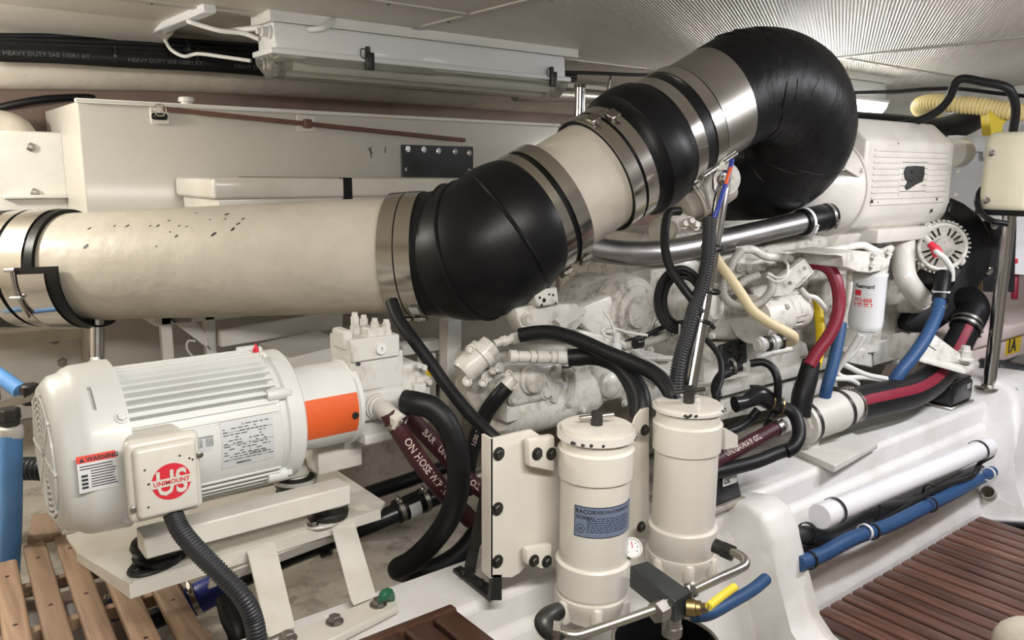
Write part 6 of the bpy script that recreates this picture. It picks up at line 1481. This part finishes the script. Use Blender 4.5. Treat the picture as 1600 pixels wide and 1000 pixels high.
hose('breather_pipe', [(1150, 392, 2.56), (1175, 390, 2.56), (1195, 400, 2.58), (1215, 402, 2.6), (1236, 404, 2.62)], .0135, 'white breather pipe above the ringed conduit', 'engine_white', 'pipe')
for (pts, lab) in [([(1200, 428, 2.46), (1215, 434, 2.45), (1228, 430, 2.45), (1231, 415, 2.46), (1226, 408, 2.5)], 'thin white wire curled over the tilted bracket plate'),
                   ([(1198, 432, 2.46), (1212, 440, 2.45), (1226, 436, 2.45), (1234, 422, 2.46)], 'second thin white wire beside the tilted bracket plate')]:
    hose('bracket_wire', pts, .0042, lab, 'lamp_trim', 'wire')
hose('drum_line', [(1252, 452, 2.6), (1262, 462, 2.58), (1275, 466, 2.58), (1288, 480, 2.6), (1300, 498, 2.64)], .0085, 'white line clipped at the end of the white drum', 'lamp_trim', 'pipe')
rh = path([(1262, 412, 2.66), (1282, 413, 2.62), (1298, 423, 2.60), (1308, 445, 2.59), (1311, 475, 2.59), (1305, 505, 2.58), (1292, 530, 2.57), (1277, 550, 2.56), (1264, 572, 2.55)])
solo('red_hose', M().tube(rh, .0205, 20, 6), 'hose_red', 'bright red hose curving past the spin-on filter', 'hose')
hose('yellow_hose', [(1276, 470, 2.68), (1280, 495, 2.66), (1282, 530, 2.63), (1278, 560, 2.61), (1270, 585, 2.6)], .0155, 'yellow hose hanging behind the red hose', 'hose_yellow')
solo('hose_wrap', M().tube(path([(1268, 564, 2.57), (1262, 590, 2.56), (1254, 618, 2.55), (1250, 650, 2.55)]), [.028, .032, .034, .032], 16, 5), 'black_hose', 'black wrap where the red and yellow hoses go down together', 'wrap')
hose('blue_feed_hose', [(1314, 505, 2.66), (1308, 540, 2.64), (1300, 575, 2.62), (1292, 605, 2.61), (1286, 634, 2.62)], .0195, 'blue hose standing beside the spin-on filter', 'hose_blue')
hose('blue_drain_hose', [(1468, 468, 3.02), (1464, 490, 2.98), (1448, 525, 2.93), (1428, 555, 2.89), (1406, 582, 2.86), (1392, 606, 2.86)], .0235, 'blue hose running down under the engine foot', 'hose_blue')
bf = thing('hose_connector', 'black rubber connector with a clamp above the blue drain hose', 'fitting', at(1470, 470, D=3.02))
part('connector', M().tube(path([(1474, 428, 3.06), (1472, 445, 3.04), (1469, 470, 3.02)]), .030, 18, 4), 'black_rubber', bf)
part('hose_clamp', clampband(M(), at(1467, 478, D=3.01), rh[0]-rh[1]+V((0, 0, 1)), .0265, .014, (-1, -.6, 0)), 'bolt_steel', bf)
part('white_band', M().ring(at(1470, 457, D=3.03), (0, 0, 1), .030, .0315, .008, 20), 'label_white', bf)
for i, (pts, lab) in enumerate([([(1344, 523, 2.72), (1330, 545, 2.74), (1314, 570, 2.76), (1308, 582, 2.77), (1320, 590, 2.77), (1350, 590, 2.8), (1380, 594, 2.84)], 'grey wire bent in an elbow under the spin-on filter'),
                         ([(1350, 524, 2.74), (1336, 548, 2.76), (1318, 566, 2.77), (1330, 575, 2.78), (1355, 586, 2.8), (1385, 592, 2.84)], 'second grey wire under the spin-on filter'),
                         ([(1300, 592, 2.74), (1325, 593, 2.76), (1340, 600, 2.8)], 'short grey wire lying behind the striped hose')]):
    hose('grey_wire', pts, .0095, lab, 'lamp_trim', 'wire')
# black fuel hoses behind the plain filter
fo = thing('fuel_valve', 'black plastic valve with banded hoses beside the engine rail', 'valve', at(1185, 645, D=2.35))
part('body', M().tube(path([(1148, 632, 2.30), (1165, 628, 2.31), (1185, 618, 2.33), (1205, 628, 2.34), (1222, 638, 2.34)]), [.024, .020, .030, .026, .020], 18, 5), 'black_plastic', fo)
part('top_tab', M().prism([at(x, y, D=2.33) for x, y in ((1176, 604), (1190, 604), (1196, 616), (1180, 618))], (.01, .02, 0), .002, 1), 'black_plastic', fo)
for (x, y) in [(1190, 620), (1203, 627), (1217, 635)]: part('band', M().ring(at(x, y, D=2.335), (1, -.6, -.25), .0255, .028, .005, 20), 'brass', fo)
hose('valve_hose', [(1220, 636, 2.34), (1238, 644, 2.33), (1247, 662, 2.31), (1248, 682, 2.29), (1240, 698, 2.27), (1228, 706, 2.26)], .0195, 'black hose bending down from the fuel valve')
hose('rail_hose', [(1172, 568, 2.34), (1192, 566, 2.33), (1207, 575, 2.32), (1215, 595, 2.31), (1215, 625, 2.32)], .0115, 'black hose arching in front of the engine rail')
for (pts, lab) in [([(1185, 640, 2.36), (1172, 655, 2.36), (1155, 668, 2.33), (1135, 676, 2.3)], 'dark hose passing behind the plain fuel filter'), ([(1212, 640, 2.36), (1203, 658, 2.36), (1196, 675, 2.34)], 'dark hose dropping behind the fuel valve')]:
    hose('fuel_return_hose', pts, .0135, lab)
hose('black_loom', [(1103, 530, 2.30), (1120, 550, 2.28), (1127, 570, 2.26), (1126, 595, 2.24), (1120, 615, 2.22), (1122, 640, 2.22)], .0085, 'black wire loom beside the dark cover plate')
hose('black_loom', [(1138, 582, 2.3), (1126, 588, 2.27), (1118, 605, 2.25), (1121, 622, 2.24)], .014, 'short taped black loom below the dark cover plate')
sn = thing('sensor_plug', 'black sensor plug with a clamp in front of the cover plate', 'plug', at(1150, 585, D=2.35))
part('body', M().lathe(at(1128, 580, D=2.33), (1, -.55, .25), [(0, .012), (.01, .019), (.04, .019), (.042, .014), (.06, .014)], 16), 'black_plastic', sn); part('clip', M().ring(at(1143, 572, D=2.33), (1, -.55, .25), .0195, .023, .008, 18), 'bolt_steel', sn)
sP = path([(1100, 728, 2.12), (1135, 711, 2.18), (1170, 693, 2.24), (1200, 676, 2.30), (1218, 667, 2.33)])
sh = thing('oil_hose', 'dark red lettered oil hose joining the white water fitting', 'hose', sP[2])
part('hose', M().tube(sP, .021, 18, 6), 'hose_maroon', sh)
part('lettering', text_tube(M(), 'UNIGAWAY OIL', hosepts(sP), .021, .075, .022, CAM+V((.2, 0, .4)), .0003), 'hose_lettering', sh)
ax = (sP[4]-sP[3]).normalized()
for f in (.70, .88): part('hose_clamp', clampband(M(), sP[3].lerp(sP[4], f), ax, .0215, .010, (0, 0, 1)), 'bolt_steel', sh)
part('white_tail', M().cyl(sP[4]-ax*.01, at(1246, 657, D=2.52), .022, n=18), 'pvc_grey', sh)
hose('ground_cable', [(1090, 745, 2.12), (1130, 735, 2.16), (1180, 722, 2.2), (1215, 708, 2.25), (1240, 700, 2.3)], .019, 'thick black cable lying on the bed behind the mount')
# ================================================================== FORWARD END
pp = thing('chrome_stanchion', 'upright chrome stanchion standing on the forward end of the bed', 'stanchion', at(1545, 605, D=3.25))
pb0 = at(1545, 606, D=3.25); ptop = V((pb0.x, pb0.y, at(1583, 330, D=3.05).z))
part('post', M().cyl(pb0, ptop, .0245, n=28), 'chrome', pp)
part('foot', M().lathe(pb0-V((0, 0, .004)), (0, 0, 1), [(0, .05), (.01, .05), (.012, .03), (.02, .027)], 28), 'bolt_steel', pp)
ht = thing('header_tank', 'cream plastic header tank strapped to the chrome stanchion', 'tank', at(1572, 345, D=3.0))
tx, ty = pb0.x-.02, pb0.y-.02
zb0, zt0 = at(1570, 333, D=3.1).z, at(1570, 208, D=3.1).z
part('body', M().box(tx-.12, tx+.16, ty-.10, ty+.09, zb0, zt0, .035, 4), 'header_cream', ht)
part('cap', M().lathe((tx+.06, ty, zt0-.005), (0, 0, 1), [(0, .035), (.03, .035), (.035, .03)], 20), 'lid_grey', ht)
part('strap', M().box(tx-.126, tx+.166, ty-.106, ty+.096, zb0-.006, zb0+.018, .02, 3), 'black_rubber', ht)
for (x, y) in [(1549, 239), (1540, 313)]: part('strap_bolt', M().bolt(at(x, y, D=2.98), (-.4, -.9, 0), .010, .014), 'bolt_steel', ht)
hose('tank_strap', [(1545, 287, 3.15), (1530, 300, 3.12), (1527, 318, 3.08), (1535, 334, 3.05), (1550, 345, 3.0), (1575, 350, 2.98)], .011, 'black rubber strap curving under the header tank', 'black_rubber', 'strap')
# white bulk behind: day tank with ledge
dt = thing('day_tank', 'white tank with a rim beyond the aftercooler', 'tank', at(1520, 330, D=4.0))
x0, x1, z0, z1 = pspan(1478, 232, 1620, 440, 1.72)
part('body', M().box(x0, min(5.4, x1+.4), 1.72, 2.1, z0+.02, z1, .01), 'lamp_white', dt)
part('rim', M().box(x0-.03, min(5.4, x1+.4), 1.69, 2.12, z1-.02, z1+.05, .006), 'lamp_white', dt)
q = at(1540, 240, Y=1.69); part('vent', M().lathe(q, (0, -1, 0), [(0, .03), (.01, .03), (.012, .018), (.02, .018)], 16), 'pvc_grey', dt)
bk2 = thing('black_bracket', 'black angle bracket with steel bolts behind the chrome stanchion', 'bracket', at(1545, 450, D=3.4))
part('plate', M().prism([at(x, y, D=3.36) for x, y in ((1534, 345), (1566, 345), (1562, 456), (1534, 456))], (.05, -.04, 0), .004, 1), 'black_plastic', bk2)
for (x, y) in [(1554, 352), (1545, 423)]: part('bolt', M().bolt(at(x, y, D=3.345), (-.5, -.8, 0), .013, .012), 'chrome', bk2)
sg = thing('white_gauge_box', 'slim lilac white box with a pink label beside the stanchion', 'box', at(1588, 430, D=3.6))
part('case', M().prism([at(x, y, D=3.5) for x, y in ((1578, 340), (1625, 335), (1622, 432), (1576, 428))], (.06, .10, 0), .006, 2), 'pvc_white', sg)
part('label', M().prism([at(x, y, D=3.495) for x, y in ((1580, 405), (1590, 404), (1590, 411), (1580, 412))], (-.001, -.002, 0)), 'label_red', sg)
solo('amber_block', M().prism([at(x, y, D=3.7) for x, y in ((1508, 442), (1536, 438), (1536, 455), (1506, 455))], (.1, .12, 0), .004, 1), 'brass', 'amber wooden block under the black bracket', 'block')
# pinkish locker and lidded battery boxes
lk = thing('pink_locker', 'pinkish white locker at the forward end behind the stanchion', 'locker', at(1560, 510, D=4.1))
x0, x1, z0, z1 = pspan(1470, 452, 1640, 520, 1.62)
part('body', M().box(x0+.25, min(5.45, x1+.5), 1.80, 2.1, z0-.25, z1, .02, 3), 'pink_white', lk)
for (x, y0, y1) in [(1524, 446, 462), (1586, 440, 468)]:
    dz = 3.76 if x < 1550 else 3.54; solo('hand_tool', M().cyl(at(x+1, y0-(0 if x < 1550 else 16), D=dz), at(x-1, y1, D=dz), .014, n=14, bev=.005), 'hose_red', 'red handled tool hanging from the amber block' if x < 1550 else 'red handled tool hanging below the lilac box', 'tool')
bx2 = thing('battery_box', 'pinkish white lidded box marked 1A beside the stanchion', 'box', at(1560, 565, D=3.75))
x0, x1, z0, z1 = pspan(1512, 508, 1640, 562, 1.42)
part('body', M().box(x0, x1, 1.42, 1.75, z0, z1-.05, .01), 'pink_white', bx2)
part('lid', M().box(x0-.02, x1+.02, 1.40, 1.77, z1-.06, z1, .012, 3), 'pink_white', bx2)
q = at(1581, 548, Y=1.4195); lb3 = part('label', M().obox(q+V((-.075, 0, -.015)), (.17, 0, 0), (0, .002, 0), (0, 0, .085)), 'label_yellow', bx2, 'yellow box label')
part('mark', text_flat(M(), '1A', q+V((-.06, -.001, -.003)), X, (0, 0, 1), .085, .003), 'label_ink', lb3)
hose('black_flexible_duct', [(1525, 575, 3.5), (1550, 576, 3.5), (1580, 582, 3.55), (1630, 590, 3.6)], .042, 'black corrugated duct behind the foot of the stanchion', 'black_conduit', corr=(.016, .003))
solo('green_wire', M().tube(path([(1572, 600, 3.25), (1586, 610, 3.2), (1593, 625, 3.18)]), .010, 10, 4), 'green_paint', 'green bonding wire over the forward hull frame', 'wire')
# yellow ventilation duct, its bracket and the black cable from the ceiling
yd = thing('yellow_duct', 'pale yellow corrugated duct under the forward ceiling', 'duct', at(1500, 180, D=3.6))
part('duct', M().tube(path([(1460, 178, 4.1), (1440, 172, 3.95), (1438, 164, 3.8), (1458, 160, 3.7), (1490, 163, 3.62), (1530, 166, 3.55), (1560, 171, 3.5), (1590, 175, 3.45), (1640, 180, 3.4)]), .036, 24, 6, corr=(.016, .0025)), 'duct_yellow', yd, sharp=60)
part('tie_band', M().ring(at(1486, 163, D=3.62), (1, -.4, 0), .039, .042, .03, 28), 'label_white', yd)
solo('duct_bracket', M().prism([at(x, y, D=3.49) for x, y in ((1546, 172), (1578, 172), (1580, 186), (1566, 192), (1566, 210), (1549, 212))], (.05, .06, 0), .004, 1), 'yellow_paint', 'yellow steel bracket under the corrugated duct', 'bracket')
hose('ceiling_cable', [(1370, 200, 3.2), (1395, 197, 3.2), (1430, 190, 3.15), (1462, 176, 3.1), (1482, 155, 3.05), (1493, 130, 3.0), (1506, 123, 2.98), (1535, 128, 2.95), (1566, 134, 2.92), (1580, 144, 2.92), (1587, 170, 2.95), (1583, 206, 3.0), (1580, 230, 3.05)], .0155, 'thick black cable dropping from the forward ceiling past the yellow duct')
hose('hull_cable', [(1290, 147, 4.2), (1340, 145, 4.2), (1400, 143, 4.2), (1450, 139, 4.2), (1500, 139, 4.2), (1560, 146, 4.2), (1620, 152, 4.2)], .010, 'black cable running along the hull behind the yellow duct')
solo('trunk_hose', M().tube(path([(1330, 195, 3.6), (1400, 200, 3.6), (1460, 205, 3.7), (1500, 195, 3.8), (1530, 180, 3.9)]), .06, 20, 5), 'black_rubber', 'fat black trunk hose behind the aftercooler top', 'hose')
solo('grey_cabinet', M().box(4.35, 5.3, 2.6, 3.0, .2, 1.48, .01), 'lid_grey', 'dark grey cabinet beyond the yellow duct bracket', 'cabinet')
